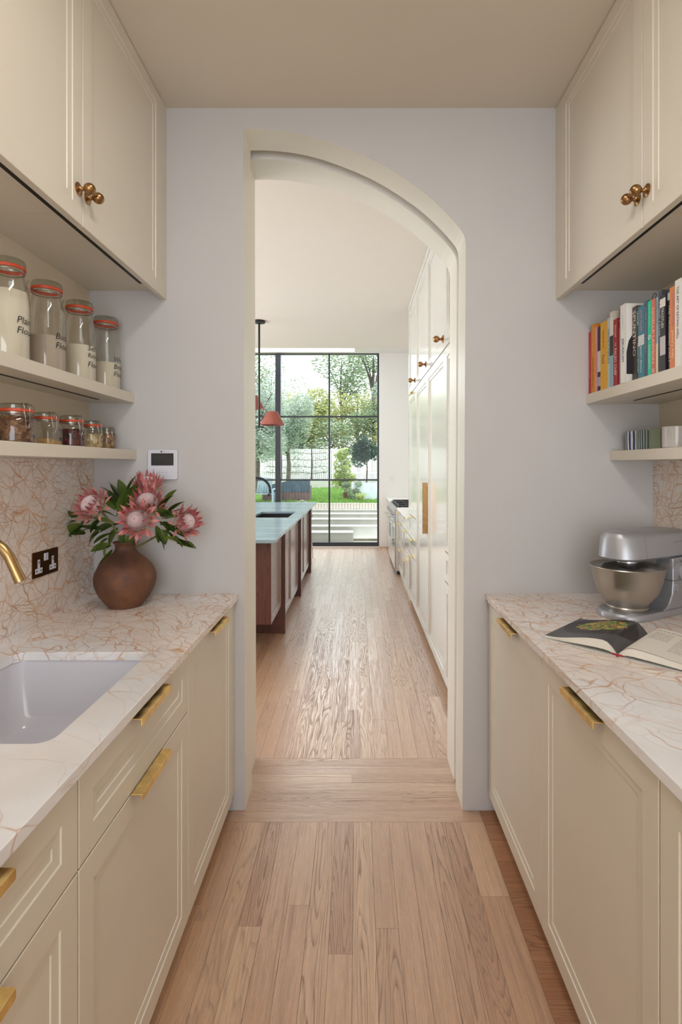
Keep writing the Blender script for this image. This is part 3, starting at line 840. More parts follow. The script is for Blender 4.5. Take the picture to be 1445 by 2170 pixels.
protea((x, 1.95, z), (-.25, -.75, .42), .038, 'pink protea on the left of the vase, facing up and out', [
    LEAF(165, 1093, 175, 0, 1.0), LEAF(160, 1105, 190 - 360, 0, 1.0), LEAF(175, 1112, -160, 0, 1.1), LEAF(200, 1118, -170, 3, 1.0), LEAF(180, 1132, 168, 0, .9), LEAF(150, 1134, -140, 0, 1.0), LEAF(235, 1155, -172, 0, .9), LEAF(225, 1160, -105, 4, 1.0),
    LEAF(240, 1130, -165, 0, 1.0), LEAF(215, 1100, -150, 1, .9), LEAF(232, 1112, -160, 0, 1.1), LEAF(225, 1122, 178, 2, 1.1), LEAF(210, 1128, -150, 1, 1.1), LEAF(190, 1105, -170, 1, 1.0), LEAF(228, 1142, -145, 0, 1.0), LEAF(238, 1165, -120, 5, 1.1)])
x, z = W(312, 1030, 2.10)
protea((x, 2.10, z), (.05, -.2, .95), .036, 'pink protea highest at the back, below the heating control', [
    LEAF(262, 1060, 95, 0, 1.0), LEAF(270, 1050, 80, 0, 1.0), LEAF(255, 1060, 110, 0, 1.0), LEAF(282, 1070, 85, 1, 1.0), LEAF(240, 1055, 125, 0, .8), LEAF(268, 1078, 60, 2, 1.1), LEAF(275, 1090, 100, 2, .9), LEAF(250, 1075, 100, 1, 1.15), LEAF(258, 1085, 80, 0, 1.2), LEAF(245, 1080, 120, 1, 1.0), LEAF(262, 1092, 95, 1, 1.2), LEAF(248, 1095, 75, 2, 1.0), LEAF(268, 1060, 70, 0, .9)], .75)
x, z = W(312, 1066, 2.02)
protea((x, 2.02, z), (.15, -.8, .6), .038, 'pink protea in the middle, half hidden behind the frontmost bloom', [
    LEAF(335, 1080, 55, 0, 1.0), LEAF(345, 1075, 65, 0, 1.0), LEAF(340, 1095, 10, 0, .9), LEAF(335, 1105, -35, 0, .9), LEAF(350, 1100, 20, 3, .8), LEAF(330, 1115, -70, 0, .8)])
x, z = W(291, 1102, 1.90)
protea((x, 1.90, z), (.12, -.97, .2), .037, 'pink protea at the front, facing the camera straight above the neck', [
    LEAF(255, 1110, 190 - 360, 0, 1.0), LEAF(250, 1120, -130, 0, 1.0), LEAF(262, 1125, -100, 1, .9), LEAF(245, 1095, 150, 0, .9), LEAF(255, 1085, 130, 2, 1.0), LEAF(240, 1108, 170, 5, .9), LEAF(270, 1135, -60, 0, .7), LEAF(252, 1070, 100, 0, 1.0), LEAF(265, 1100, 60, 1, 1.0), LEAF(250, 1140, -20, 4, .7)], 1.1)
x, z = W(392, 1107, 2.03)
protea((x, 2.03, z), (.75, -.55, .25), .036, 'pink protea on the far right of the vase, leaning sideways', [
    LEAF(345, 1125, -25, 0, .9), LEAF(350, 1140, -10, 3, 1.0), LEAF(375, 1150, -5, 0, .9), LEAF(330, 1128, -50, 0, .9), LEAF(360, 1135, -20, 1, .9), LEAF(355, 1090, 50, 0, 1.0), LEAF(345, 1100, 40, 0, 1.1), LEAF(340, 1112, 5, 1, 1.0), LEAF(352, 1118, -15, 0, 1.0), LEAF(338, 1122, -60, 1, .9), LEAF(368, 1142, -8, 0, 1.0), LEAF(330, 1092, 30, 1, 1.0)], .8)

# ------------------------------------------------------------------ jars
def tall_jar(y, fill, fmat, words, label):
    t = thing('flour_jar', (-1.028, y, 1.7683), label, 'jar', 'tall flour jars on the upper left shelf')
    r = .0565; H = .305
    pr = [(0, .002), (.050, 0), (r, .006), (r, .165), (.0555, .19), (.051, .215), (.045, .238), (.0425, .252), (.0425, .27)]
    MB().lathe(pr, n=40).build('glass_body', M['glass'], t, smooth=True)
    MB().lathe([(0, .004), (.049, .004), (r - .002, .009), (r - .002, min(fill, .16)), (r - .006 if fill > .16 else r - .003, fill), (.02, fill + .006), (0, fill + .005)], n=32).build('flour', fmat, t, smooth=True)
    MB().lathe([(.0425, .270), (.0465, .271), (.0470, .275), (.0465, .279), (.0425, .280)], n=40).build('rubber_seal', M['rubber'], t, smooth=True)
    MB().lathe([(.0425, .280), (.0465, .281), (.0465, .292), (.043, .299), (.03, .303), (0, .3035)], n=40).build('lid', M['lidglass'], t, smooth=True)
    MB().lathe([(.0435, .262), (.0452, .263), (.0452, .266), (.0435, .267)], n=40).build('wire_band', M['wire'], t, smooth=True)
    w = MB(); a0 = R(215)
    c, s_ = math.cos(a0), math.sin(a0)
    def q(rr, tt, zz): return (rr * c - tt * s_, rr * s_ + tt * c, zz)
    w.tube([q(.046, -.012, .264), q(.055, -.012, .268), q(.058, -.012, .285), q(.050, -.010, .297)], .0011, 6)
    w.tube([q(.046, .012, .264), q(.055, .012, .268), q(.058, .012, .285), q(.050, .010, .297)], .0011, 6)
    w.tube([q(.058, -.012, .283), q(.061, 0, .262), q(.058, .012, .283)], .0011, 6)
    w.build('wire_clip', M['wire'], t)
    for i, wd in enumerate(words):
        text('lettering', wd, M['ink'], t, (0, 0, .118 - i * .030 + .008 * (len(words) - 2)), (1, 0, 0), (0, 1, 0), height=.020, wrap=(r + .0006, R(-33)), shear=.2, align='LEFT', thin=.006)
    text('embossing', 'KILNER', M['glass'], t, (0, 0, .186), (1, 0, 0), (0, 1, 0), height=.012, wrap=(.0565, R(-50)), align='LEFT')
for y, fill, fm, wd, lb in ((2.150, .112, M['flour'], ('White', 'Bread', 'Flour'), 'tall clip-top jar marked White Bread Flour, closest to the far wall'),
                        (1.945, .135, M['flour'], ('Self', 'Raising', 'Flour'), 'tall clip-top jar marked Self Raising Flour'),
                        (1.740, .118, M['flour_grey'], ('Buckwheat', 'Flour'), 'tall clip-top jar marked Buckwheat Flour with greyer contents'),
                        (1.545, .205, M['flour'], ('Plain', 'Flour'), 'tall clip-top jar marked Plain Flour, fullest and nearest the camera')):
    tall_jar(y, fill, fm, wd, lb)

def chunks(t, r, fill, size, mat, n, nm, sq=None):
    m = MB(); rr_ = r - size * .55
    for i in range(n):
        a = rnd.uniform(0, 2 * math.pi); rad = rr_ * math.sqrt(rnd.uniform(.45, 1)); 
        if rnd.random() < .3: rad = rr_ * math.sqrt(rnd.random()); zz = fill - rnd.uniform(0, .004)
        else: zz = rnd.uniform(.006, fill)
        c = Vector((rad * math.cos(a), rad * math.sin(a), zz)); mr = Matrix.Rotation(rnd.uniform(0, 6), 3, 'X') @ Matrix.Rotation(rnd.uniform(0, 6), 3, 'Z')
        s = size * rnd.uniform(.6, 1.1)
        vs = [m.b.verts.new(c + mr @ (Vector(p) * s * .5)) for p in ((1, 0, 0), (-1, 0, 0), (0, .8, 0), (0, -.8, 0), (0, 0, .6), (0, 0, -.6))]
        for f in ((0, 2, 4), (2, 1, 4), (1, 3, 4), (3, 0, 4), (2, 0, 5), (1, 2, 5), (3, 1, 5), (0, 3, 5)): m.b.faces.new([vs[k] for k in f])
    m.lathe([(0, .004), (rr_ * .9, .004), (rr_ * .9, fill - .005), (0, fill - .003)], n=20)
    o = m.build(nm, mat, t); o['kind'] = 'stuff'
def small_jar(x, y, r, H, contents, label, seal=True, sq=None):
    t = thing('clip_top_jar', (x, y, 1.5283), label, 'jar', 'small clip-top jars on the lower left shelf')
    nr = r * .80
    pr = [(0, .002), (r * .86, 0), (r, .008), (r, H * .52), (r * .94, H * .62), (nr, H * .69), (nr, H * .78)]
    MB().lathe(pr, n=40, sq=sq).build('glass_body', M['glass'], t, smooth=True)
    MB().lathe([(nr, H * .78), (nr + .003, H * .785), (nr + .003, H * .85), (nr, H * .855)], n=36).build('rubber_seal', M['rubber'] if seal else M['lidglass'], t, smooth=True)
    MB().lathe([(nr, H * .855), (nr + .003, H * .86), (nr + .003, H * .94), (nr - .004, H * .985), (0, H)], n=36).build('lid', M['lidglass'], t, smooth=True)
    MB().lathe([(nr + .001, H * .735), (nr + .0025, H * .74), (nr + .0025, H * .765), (nr + .001, H * .77)], n=36).build('wire_band', M['wire'], t, smooth=True)
    w = MB(); a0 = R(-28); c, s_ = math.cos(a0), math.sin(a0)
    def q(rr, tt, zz): return (rr * c - tt * s_, rr * s_ + tt * c, zz)
    for s in (-1, 1):
        w.tube([q(nr + .002, s * .008, H * .75), q(nr + .012, s * .009, H * .72), q(nr + .014, s * .008, H * .86), q(nr + .006, s * .007, H * .99), q(nr - .002, s * .007, H * .985)], .0011, 6)
        w.tube([q(nr + .013, s * .008, H * .80), q(nr + .019, s * .006, H * .52), q(r + .004, s * .004, H * .38)], .0011, 6)
    w.tube([q(r + .004, -.004, H * .38), q(r + .004, .004, H * .38)], .0011, 6)
    w.tube([q(nr + .006, -.007, H * .99), q(nr + .006, .007, H * .99)], .0011, 6)
    w.build('wire_clip', M['wire'], t)
    nm, mat, size, fill, n = contents
    if size: chunks(t, r * (.98 if not sq else .9), fill * H, size, mat, n, nm)
    else: MB().lathe([(0, .003), (r * .9, .003), (r * .93, fill * H * .6), (r * .3, fill * H), (0, fill * H * .7)], n=30, sq=sq).build(nm, mat, t, smooth=True)
    return t
small_jar(-1.035, 1.592, .056, .122, ('walnuts', M['walnuts'], .011, .66, 900), 'widest small clip-top jar, packed with walnut pieces')
sj = small_jar(-1.04, 1.752, .043, .112, ('sugar', M['sugar'], 0, .22, 0), 'square clip-top jar with only a little brown sugar', sq=5)
text('embossing', 'KILNER', M['wire'], sj, (.0445, 0, .038), (0, 1, 0), (0, 0, 1), height=.008)
small_jar(-1.035, 1.905, .047, .116, ('cranberries', M['cranberries'], .010, .56, 460), 'clip-top jar of dark red dried cranberries')
small_jar(-1.035, 2.050, .041, .110, ('oats', M['oats'], .008, .52, 500), 'clip-top jar of pale flaked oats')
small_jar(-1.030, 2.165, .034, .092, ('seeds', M['seeds'], .007, .70, 420), 'smallest clip-top jar with brown seeds and no orange seal', seal=False)

# ------------------------------------------------------------------ cups
def cup(x, y, r, h, mat, label):
    t = MB().lathe([(0, .003), (r * .86, 0), (r * .97, .004), (r, h * .3), (r, h), (r - .003, h + .001), (r - .0045, h - .002), (r - .006, .01), (0, .008)], n=40)
    o = t.build('ceramic_cup', mat, None, smooth=True); o.location = (x, y, 1.5243); tag(o, label, 'cup', 'ceramic cups on the lower right shelf')
cup(1.150, 2.160, .036, .078, M['mug_blue'], 'handleless cup with broad navy and white stripes')
cup(1.150, 2.068, .036, .078, M['mug_thin'], 'handleless cup with thin dark grey-blue stripes')
cup(1.150, 1.985, .036, .077, M['mug_green'], 'plain sage green handleless cup')
cup(1.150, 1.892, .041, .078, M['mug_white'], 'off-white handleless cup, widest and nearest the camera')

# ------------------------------------------------------------------ books on the shelf
def book(yf, th, h, xs, col, label, words=(), depth=.20, bands=(), tcol=(235, 235, 230)):
    """spine at x=xs facing -x, far side at y=yf, thickness th towards the camera"""
    t = thing('cookbook', (xs, yf - th / 2, 1.7643), label, 'book', 'cookbooks on the upper right shelf')
    m_c = plain('book_cover', col, .4, var=.02)
    c = MB(); hy = th / 2 - .0004; e = .0018
    c.box(0, depth, -hy, -hy + e, 0, h); c.box(0, depth, hy - e, hy, 0, h); c.box(-.0005, e, -hy, hy, 0, h)
    c.build('cover', m_c, t, bevel=.0006)
    MB().box(e, depth - .004, -hy + e, hy - e, .003, h - .004).build('pages', M['paper'], t)
    for (z0, z1, bc) in bands:
        MB().box(-.0009, .0, -hy, hy, z0 * h, z1 * h).build('spine_band', plain('spine_band', bc, .4, var=.02), t)
    tm = {}
    for w_ in words:
        s, zc, L, frac = w_[:4]; tc = w_[4] if len(w_) > 4 else tcol
        if tc not in tm: tm[tc] = plain('spine_lettering', tc, .5, var=0)
        text('lettering', s, tm[tc], t, (-.0013, 0, zc * h), (0, 0, -1), (0, -1, 0), length=L * h, height=th * frac)
    return t
W_, K_ = (238, 238, 232), (24, 24, 26)
bk = [
 (.024, .262, .985, (186, 30, 34), 'slim red cookbook, last against the far wall', [('MADHOUSE', .5, .5, .3, (240, 150, 140))], []),
 (.035, .285, .985, (222, 142, 26), 'amber orange cookbook beside the red one', [('GORDON RAMSAY', .3, .45, .3, (110, 60, 20)), ('FAST FOOD', .75, .3, .3, (240, 200, 120))], []),
 (.019, .267, .985, (222, 150, 156), 'narrow pale pink cookbook', [('COOKING', .5, .5, .4, (190, 90, 100))], []),
 (.029, .264, .987, (30, 30, 38), 'black cookbook with a silvery photo strip on the spine', [], [(.3, .62, (206, 204, 196)), (.08, .22, (170, 172, 180))]),
 (.052, .271, .985, (226, 168, 28), 'thick mustard yellow cookbook', [('Honey & Co', .74, .26, .30, (60, 40, 20)), ('Food', .45, .12, .36, (90, 60, 20))], []),
 (.028, .276, .987, (196, 202, 194), 'pale grey-green cookbook next to the mustard yellow one', [('VEGETABLES', .6, .5, .4, (110, 124, 118))], []),
 (.027, .291, .984, (226, 224, 216), 'white cookbook with black and light blue blocks on the spine', [], [(.42, .68, (36, 34, 34)), (.0, .42, (142, 178, 194))]),
 (.033, .255, .985, (160, 24, 36), 'dark red cookbook titled The Paleo Chef', [('PALEO CHEF', .36, .40, .5), ('THE', .62, .05, .3), ('PETE EVANS', .82, .18, .3)], []),
 (.013, .249, .990, (224, 216, 200), 'very thin cream cookbook', [], [(.86, .96, (170, 90, 40))]),
 (.025, .284, .985, (28, 27, 28), 'tall black cookbook with small white lettering', [('STONE EDGE FARM', .78, .32, .3)], []),
 (.037, .287, .975, (232, 230, 226), 'thick white cookbook titled Jerusalem with blue letters', [('JERUSALEM', .42, .30, .52, (40, 66, 130)), ('OTTOLENGHI', .78, .18, .15, (150, 150, 150))], []),
 (.030, .270, 1.0, (74, 64, 58), 'brown-grey cookbook titled Spuntino', [('SPUNTINO', .64, .60, .62, (222, 214, 200))], []),
 (.020, .263, 1.0, (40, 38, 38), 'slim black cookbook titled Dough', [('DOUGH', .84, .18, .55), ('RICHARD BERTINET', .3, .4, .3)], []),
 (.038, .256, .995, (52, 128, 146), 'teal cookbook with a small portrait patch and pink lettering', [('JAMIE OLIVER', .80, .30, .4, (226, 130, 160)), ("jamie's dinners", .27, .36, .42, (226, 236, 236))], [(.46, .60, (206, 210, 212))]),
 (.022, .263, .995, (66, 88, 108), 'slate blue cookbook beside the bright green one', [('SUPER FOOD FAMILY', .62, .6, .4, (150, 170, 186))], []),
 (.023, .257, .995, (32, 196, 150), 'bright sea green cookbook with a white numeral on the spine', [('5', .52, .07, .7), ('INGREDIENTS', .26, .32, .45, (190, 236, 220)), ('JAMIE OLIVER', .80, .3, .3, (150, 226, 200))], []),
 (.023, .256, .995, (206, 116, 92), 'salmon cookbook by Nigella Lawson', [('NIGELLA LAWSON', .52, .72, .6, (240, 210, 190)), ('EE', .06, .05, .5)], []),
 (.013, .256, .997, (150, 180, 190), 'narrow light blue and cream cookbook', [('JAMIE OLIVER', .8, .3, .5, (70, 100, 120))], [(.0, .4, (222, 208, 180))]),
 (.022, .272, .997, (66, 70, 82), 'tall dark slate cookbook with large pale letters', [('PHILIP MUSS', .66, .4, .6, (206, 206, 200))], [(.0, .3, (46, 52, 48))]),
 (.030, .250, .990, (34, 30, 38), 'black cookbook with a white painted oval on the spine', [('TROSTLIES', .70, .26, .4)], [(.84, .95, (226, 222, 214)), (.22, .46, (190, 188, 190))]),
 (.022, .262, .997, (44, 36, 40), 'dark cookbook with small white title beside the orange one', [('THE THOUSAND DAILY', .45, .7, .35)], [(.86, .95, (190, 210, 214))]),
 (.036, .258, .990, (216, 128, 72), 'bright orange cookbook with pale lettering', [("Jamie's Italy", .3, .34, .42, (246, 214, 170)), ('JAMIE OLIVER', .72, .4, .3, (176, 130, 150))], []),
 (.030, .268, .985, (226, 224, 218), 'thick white cookbook at the right edge of the photo', [('THE ART OF EATING WELL', .62, .6, .36, (60, 60, 60))], [])]
y = 2.2205
JB = None
for th_, h_, xs_, col_, lb_, wd_, bd_ in bk:
    t_ = book(y, th_, h_, xs_, col_, lb_, wd_, .19 + rnd.uniform(0, .05), bd_)
    if 'Jerusalem' in lb_:
        MB().prism([(.004, .03), (.05, .03), (.05, .19), (.03, .18), (.012, .15), (.004, .11)], -th_ / 2 - .0002, -th_ / 2 + .0004, 'y').build('cover_print', plain('dark_cover_print', (40, 36, 44), .5), t_)
    y -= th_
# ribbon on the salmon book: small dark loop
tag(MB().tube([(1.00, 1.757, 2.019)] + [(1.00, 1.757 + .012 * math.cos(R(a)), 2.026 + .014 * math.sin(R(a))) for a in range(160, -21, -20)] , .0012, 6).build('hair_tie', M['ink']), 'thin black loop sticking up behind the salmon cookbook', 'hair tie')

# ------------------------------------------------------------------ stand mixer
MX, MY = .985, 1.905
mx = thing('stand_mixer', (MX, MY, .9203), 'silver stand mixer with a steel bowl in the far right corner', 'mixer', rz=R(27.7))
def outline(L0, L1, W0, r=.05, n=8): # rounded nose at -x
    p = [(L1, -W0), (L1, W0)]
    p += [(L0 + r + r * math.cos(R(a)), W0 - r + r * math.sin(R(a))) for a in [90 + 90 * i / n for i in range(n + 1)]]
    p += [(L0 + r + r * math.cos(R(a)), -W0 + r + r * math.sin(R(a))) for a in [180 + 90 * i / n for i in range(n + 1)]]
    return p
def slab(secs): 
    m = MB(); m.rings([[(a, b, z) for a, b in outline(*o)] for z, o in secs]); return m
slab([(0, (-.105, .25, .090, .085)), (.014, (-.105, .25, .090, .085)), (.022, (-.098, .25, .084, .078)), (.0235, (-.08, .25, .07, .065))]).build('base', M['silverpaint'], mx, smooth=True, bevel=.002)
# column with curved front
cp = [(.08, .02), (.105, .03), (.12, .045), (.137, .075), (.142, .12), (.140, .205), (.25, .205), (.25, .02)]
m = MB(); m.prism(cp, -.082, .082, 'y'); m.build('column', M['silverpaint'], mx, bevel=.012, seg=3)
slab([(.206, (-.095, .255, .068, .06)), (.214, (-.103, .262, .076, .066)), (.285, (-.098, .255, .068, .062)), (.300, (-.088, .245, .058, .054)), (.305, (-.07, .235, .045, .042))]).build('head', M['silverpaint'], mx, smooth=True)
MB().prism([(-.0685, .206), (-.0765, .214), (-.0685, .285), (-.0585, .2995), (-.0455, .3055), (.0455, .3055), (.0585, .2995), (.0685, .285), (.0765, .214), (.0685, .206)], 0, .0012, 'x').build('head_seam', M['greyink'], mx)
MB().box(.139, .2505, -.0828, .0828, .1235, .1245).build('column_seam', M['ink'], mx)
MB().lathe([(.0, .205), (.040, .205), (.040, .186), (.034, .180), (.030, .172), (0, .172)], (0, 0, 0), 28).build('drive_hub', M['chrome'], mx, smooth=True)
bowl = [(0, .024), (.070, .024), (.0725, .034), (.070, .038), (.080, .054), (.101, .086), (.114, .125), (.1225, .170), (.127, .177), (.1255, .1795), (.120, .170), (.111, .125), (.097, .088), (.06, .045), (0, .04)]
MB().lathe(bowl, (0, 0, 0), 56).build('bowl', M['steel'], mx, smooth=True)
MB().lathe([(.1245, .1802), (.085, .190), (.045, .193), (.042, .187)], (0, 0, 0), 48).build('splash_guard', M['mixerglass'], mx, smooth=True)
mbx = MB(); mbx.rings([[(x_, y_, z_) for x_, y_ in rrect(a, b, -.122 - e, -.045, .012)] for z_, a, b, e in ((.181, .0, .085, 0), (.205, -.004, .10, .008), (.207, -.004, .10, .008))], True, False)
mbx.build('pouring_chute', M['mixerglass'], mx, smooth=True)
rotx = Matrix.Translation((.205, -.082, .152)) @ Matrix.Rotation(R(90), 4, 'X')
kd = MB().lathe([(0, 0), (.034, 0), (.034, .006), (.028, .010), (0, .010)], mx=rotx, n=36).build('speed_dial', M['silverpaint'], mx, smooth=True)
MB().box(.198, .212, -.106, -.091, .128, .176).build('dial_grip', M['chrome'], kd, bevel=.005, seg=3)
MB().box(.150, .162, -.090, -.080, .085, .112).build('head_lever', M['chrome'], mx, bevel=.003)
text('lettering', 'KENWOOD', M['ink'], mx, (.20, -.0826, .192), (1, 0, 0), (0, 0, 1), height=.005)
text('lettering', 'CHEF', M['ink'], mx, (.20, -.0826, .095), (1, 0, 0), (0, 0, 1), height=.005)
MB().box(.16, .24, -.0722, -.0712, .262, .2635).build('trim_line', M['greyink'], mx)

# ------------------------------------------------------------------ open cookbook
ob = thing('open_cookbook', (.739, 1.484, .9203), 'open cookbook showing a salad photo on its left page, in front of the mixer', 'book', rz=math.atan2(.69, .725))
# local: +x runs along the spine away from the camera, +y to the left page, -y to the right page
HL = .255
def page_grid(name, prof, mat, side, L=HL, thick=None, x0=0.0):
    m = MB(); uvl = m.b.loops.layers.uv.verify(); n = len(prof)
    a = [m.b.verts.new((x0, side * p[0], p[1])) for p in prof]; b = [m.b.verts.new((L, side * p[0], p[1])) for p in prof]
    for i in range(n - 1):
        f = m.b.faces.new((a[i], a[i + 1], b[i + 1], b[i]))
        for l, uu in zip(f.loops, ((i / (n - 1), 0), ((i + 1) / (n - 1), 0), ((i + 1) / (n - 1), 1), (i / (n - 1), 1))): l[uvl].uv = uu
    return m.build(name, mat, ob, smooth=True)
def pageprof(h0, hm, he, W_=.215, n=16, rise=.18):
    out = []
    for i in range(n + 1):
        t = i / n; y_ = W_ * t
        if t < rise: z = h0 + (hm - h0) * math.sin(math.pi / 2 * t / rise)
        else: z = he + (hm - he) * (math.cos(math.pi * (t - rise) / (1 - rise)) * .5 + .5) ** 1.0
        out.append((y_, z))
    return out
def photomat():
    m = NT('printed_salad_photo'); s = m.n('ShaderNodeSeparateXYZ'); uv = m.coord('UV'); m.l(uv, s.inputs[0])
    u, v = s.outputs[0], s.outputs[1]
    def ell(cu, cv, a, b):
        return m.math('ADD', m.math('POWER', m.math('DIVIDE', m.math('SUBTRACT', u, cu), a), 2.0), m.math('POWER', m.math('DIVIDE', m.math('SUBTRACT', v, cv), b), 2.0))
    base = m.mix(m.noise(uv, 90, 3), lin((58, 58, 62)), lin((84, 84, 90)))
    plate = m.mix(m.mrange(ell(.50, .62, .50, .46), .95, 1.0), lin((32, 30, 32)), base)
    fo = ell(.50, .66, .34, .28); fo2 = m.math('ADD', fo, m.math('MULTIPLY', m.math('SUBTRACT', m.noise(uv, 14, 4), .5), 1.6))
    vn = m.n('ShaderNodeTexVoronoi'); vn.inputs['Scale'].default_value = 26; m.l(uv, vn.inputs['Vector'])
    sc_ = m.n('ShaderNodeSeparateColor'); m.l(vn.outputs['Color'], sc_.inputs[0])
    food = m.mix(sc_.outputs[0], lin((52, 84, 36)), lin((166, 186, 84)))
    food = m.mix(m.math('GREATER_THAN', sc_.outputs[1], .82), food, lin((196, 84, 44)))
    food = m.mix(m.math('GREATER_THAN', sc_.outputs[2], .84), food, lin((222, 176, 96)))
    food = m.mix(m.mrange(m.noise(uv, 30, 3), .55, .62), food, lin((34, 40, 26)))
    m.l(m.mix(m.mrange(fo2, .9, 1.0), food, plate), m.b.inputs['Base Color']); m.b.inputs['Roughness'].default_value = .35
    return m.m
def printmat():
    m = NT('printed_text_page'); s = m.n('ShaderNodeSeparateXYZ'); uv = m.coord('UV'); m.l(uv, s.inputs[0])
    u, v = s.outputs[0], s.outputs[1]
    ln = m.math('GREATER_THAN', m.math('FRACT', m.math('MULTIPLY', v, 46.0)), .6)
    wd = m.math('GREATER_THAN', m.noise(m.mapping(uv, (60, 46, 1)), 1.0, 1), .46)
    def rng(x_, a, b): return m.math('MULTIPLY', m.math('GREATER_THAN', x_, a), m.math('LESS_THAN', x_, b))
    colA = m.math('MULTIPLY', rng(u, .16, .42), rng(v, .50, .84)); colB = m.math('MULTIPLY', rng(u, .50, .90), rng(v, .22, .80))
    ttl = m.math('MULTIPLY', rng(u, .16, .70), rng(v, .885, .915))
    ink = m.math('MULTIPLY', m.math('MULTIPLY', ln, wd), m.math('MAXIMUM', colA, colB)); ink = m.math('MAXIMUM', m.math('MULTIPLY', ttl, wd), ink)
    m.l(m.mix(m.math('MULTIPLY', ink, .7), lin((226, 221, 212)), lin((70, 64, 62))), m.b.inputs['Base Color']); m.b.inputs['Roughness'].default_value = .5
    return m.m
MP, MT = photomat(), printmat()
page_grid('photo_page', pageprof(.008, .040, .012), MP, 1)
page_grid('text_page', pageprof(.008, .034, .020), MT, -1)
for side, hm, he, cnt in ((1, .040, .012, 5), (-1, .034, .020, 5)):
    for i in range(cnt):
        f = 1 - (i + 1) / (cnt + 1.5)
        page_grid('page', pageprof(.006, .006 + (hm - .006) * f, .004 + (he - .004) * f, .215 - .002 * i), M['paper'], side, x0=.001)
    b = MB(); top = pageprof(.007, hm - .0022, he - .0012); L0 = [(p[0], max(.0035, p[1] * .30)) for p in top]
    pr_ = [(side * p[0], p[1]) for p in top] + [(side * p[0], q[1]) for p, q in zip(top[::-1], L0[::-1])]
    b.prism(pr_, .002, HL - .002, 'x'); b.build('page_block', M['paper'], ob)
    MB().box(-.003, HL + .003, min(side * .004, side * .225), max(side * .004, side * .225), .0, .0025).build('cover', plain('book_board', (196, 196, 192), .5), ob)
MB().box(-.002, HL + .002, -.014, .014, .0022, .0075).build('headband', plain('red_headband', (164, 40, 62), .6), ob, bevel=.002)

# ------------------------------------------------------------------ kitchen: tall cabinet run
KX_ = .5636
def ktall(y0, y1, top, lower, label, knob_y=None, handle=None):
    t = thing('tall_cabinet', (KX_, (y0 + y1) / 2, 0), label, 'cabinet', 'tall kitchen cabinets on the right')
    inv = Matrix.Translation(-Vector(t.location))
    def P(o): o.data.transform(inv); return o
    b = MB(); b.box(KX_ + .0225, KR - .001, y0 + .0005, y1 - .0005, .08, 3.12); b.box(KX_ + .05, KR - .001, y0 + .0005, y1 - .0005, .001, .08)
    P(b.build('body', M['kitchen_cream'], t))
    MBc = MB().box(KX_ - .004, KX_ + .04, y0, y1, 3.12, 3.178); P(MBc.build('cornice', M['kitchen_cream'], t, bevel=.003))
    d = P(panel_mesh(y0 + .0015, y1 - .0015, 2.215, 3.115, .06, plane=KX_, side=-1, d1=.006, d2=.014).build('door', M['kitchen_cream'], t))
    if knob_y: P(knob(d, knob_y, 2.285, KX_, -1, 1.35))
    for nm, z0, z1 in lower:
        dd_ = P(panel_mesh(y0 + .0015, y1 - .0015, z0, z1, .06 if z1 - z0 > .25 else .045, plane=KX_, side=-1, d1=.006, d2=.014).build(nm, M['kitchen_cream'], t))
        if handle == 'pull' and z1 > 2:
            P(MB().box(KX_ - .04, KX_, y1 - .02, y1 - .014, .925, 1.33).build('handle', M['knobbrass'], dd_, bevel=.001))  # darker brass puts the reflection of the dim pantry into the pull's colour
            P(MB().box(KX_ - .04, KX_ - .036, y1 - .035, y1 - .014, .925, 1.33).build('handle_lip', M['knobbrass'], dd_))
        if handle == 'cups': P(edge_pull(dd_, (y0 + y1) / 2 - .09, (y0 + y1) / 2 + .09, z1, KX_, -1))
    return t
ktall(2.70, 3.33, 1, [('door', .925, 2.205), ('drawer', .735, .915), ('door', .08, .725)], 'tall cream cabinet with a drawer at waist height, closest to the arch', None, None)
ktall(3.33, 4.17, 1, [('door', .08, 2.205)], 'tall cream cabinet with a long brass pull and upper brass knob', 3.40, 'pull')
ktall(4.17, 4.96, 1, [('door', .08, 2.205)], 'plain tall cream cabinet between the brass pull and the drawer stack', 4.24)
ktall(4.96, 5.65, 1, [('door', .96, 2.205), ('drawer', .73, .95), ('drawer', .56, .72), ('door', .08, .55)], 'farthest tall cream cabinet with drawers below worktop height', 5.03, 'cups')
tag(MB().box(KX_, KR - .001, 2.62, 2.699, .001, 3.178).build('end_panel', M['kitchen_cream']), 'cream end panel of the tall cabinets hidden beside the arch', 'panel')
# base drawers, range, worktop
t = thing('drawer_unit', (KX_, 6.35, 0), 'cream kitchen drawer unit between the tall cabinets and the range cooker', 'cabinet')
inv = Matrix.Translation((-KX_, -6.35, 0))
o = MB().box(KX_ + .0225, KR - .001, 5.652, 7.045, .001, .878).build('body', M['kitchen_cream'], t); o.data.transform(inv)
for ya, yb in ((5.655, 6.35), (6.354, 7.045)):
    for z0, z1 in ((.73, .874), (.40, .722), (.08, .392)):
        d = panel_mesh(ya, yb, z0, z1, .05, plane=KX_, side=-1, d1=.006, d2=.012).build('drawer', M['kitchen_cream'], t); d.data.transform(inv)
        h = edge_pull(d, (ya + yb) / 2 - .1, (ya + yb) / 2 + .1, z1, KX_, -1); h.data.transform(inv)
tag(MB().box(.545, KR - .001, 5.652, 7.045, .879, .905).build('worktop', M['kwall'], bevel=.002), 'short white worktop between the tall cabinets and the range cooker', 'worktop')
rg = thing('range_cooker', (.516, 7.75, 0), 'stainless steel range cooker with a front rail and black pan supports', 'cooker')
inv = Matrix.Translation((-.516, -7.75, 0))
def RP(m_, nm, mat, bev=0, smooth=False, par=None):
    o = m_.build(nm, mat, par or rg, bevel=bev, smooth=smooth); o.data.transform(inv); return o
RP(MB().box(.53, KR - .002, 7.05, 8.45, .05, .885), 'body', M['steel'], .002)
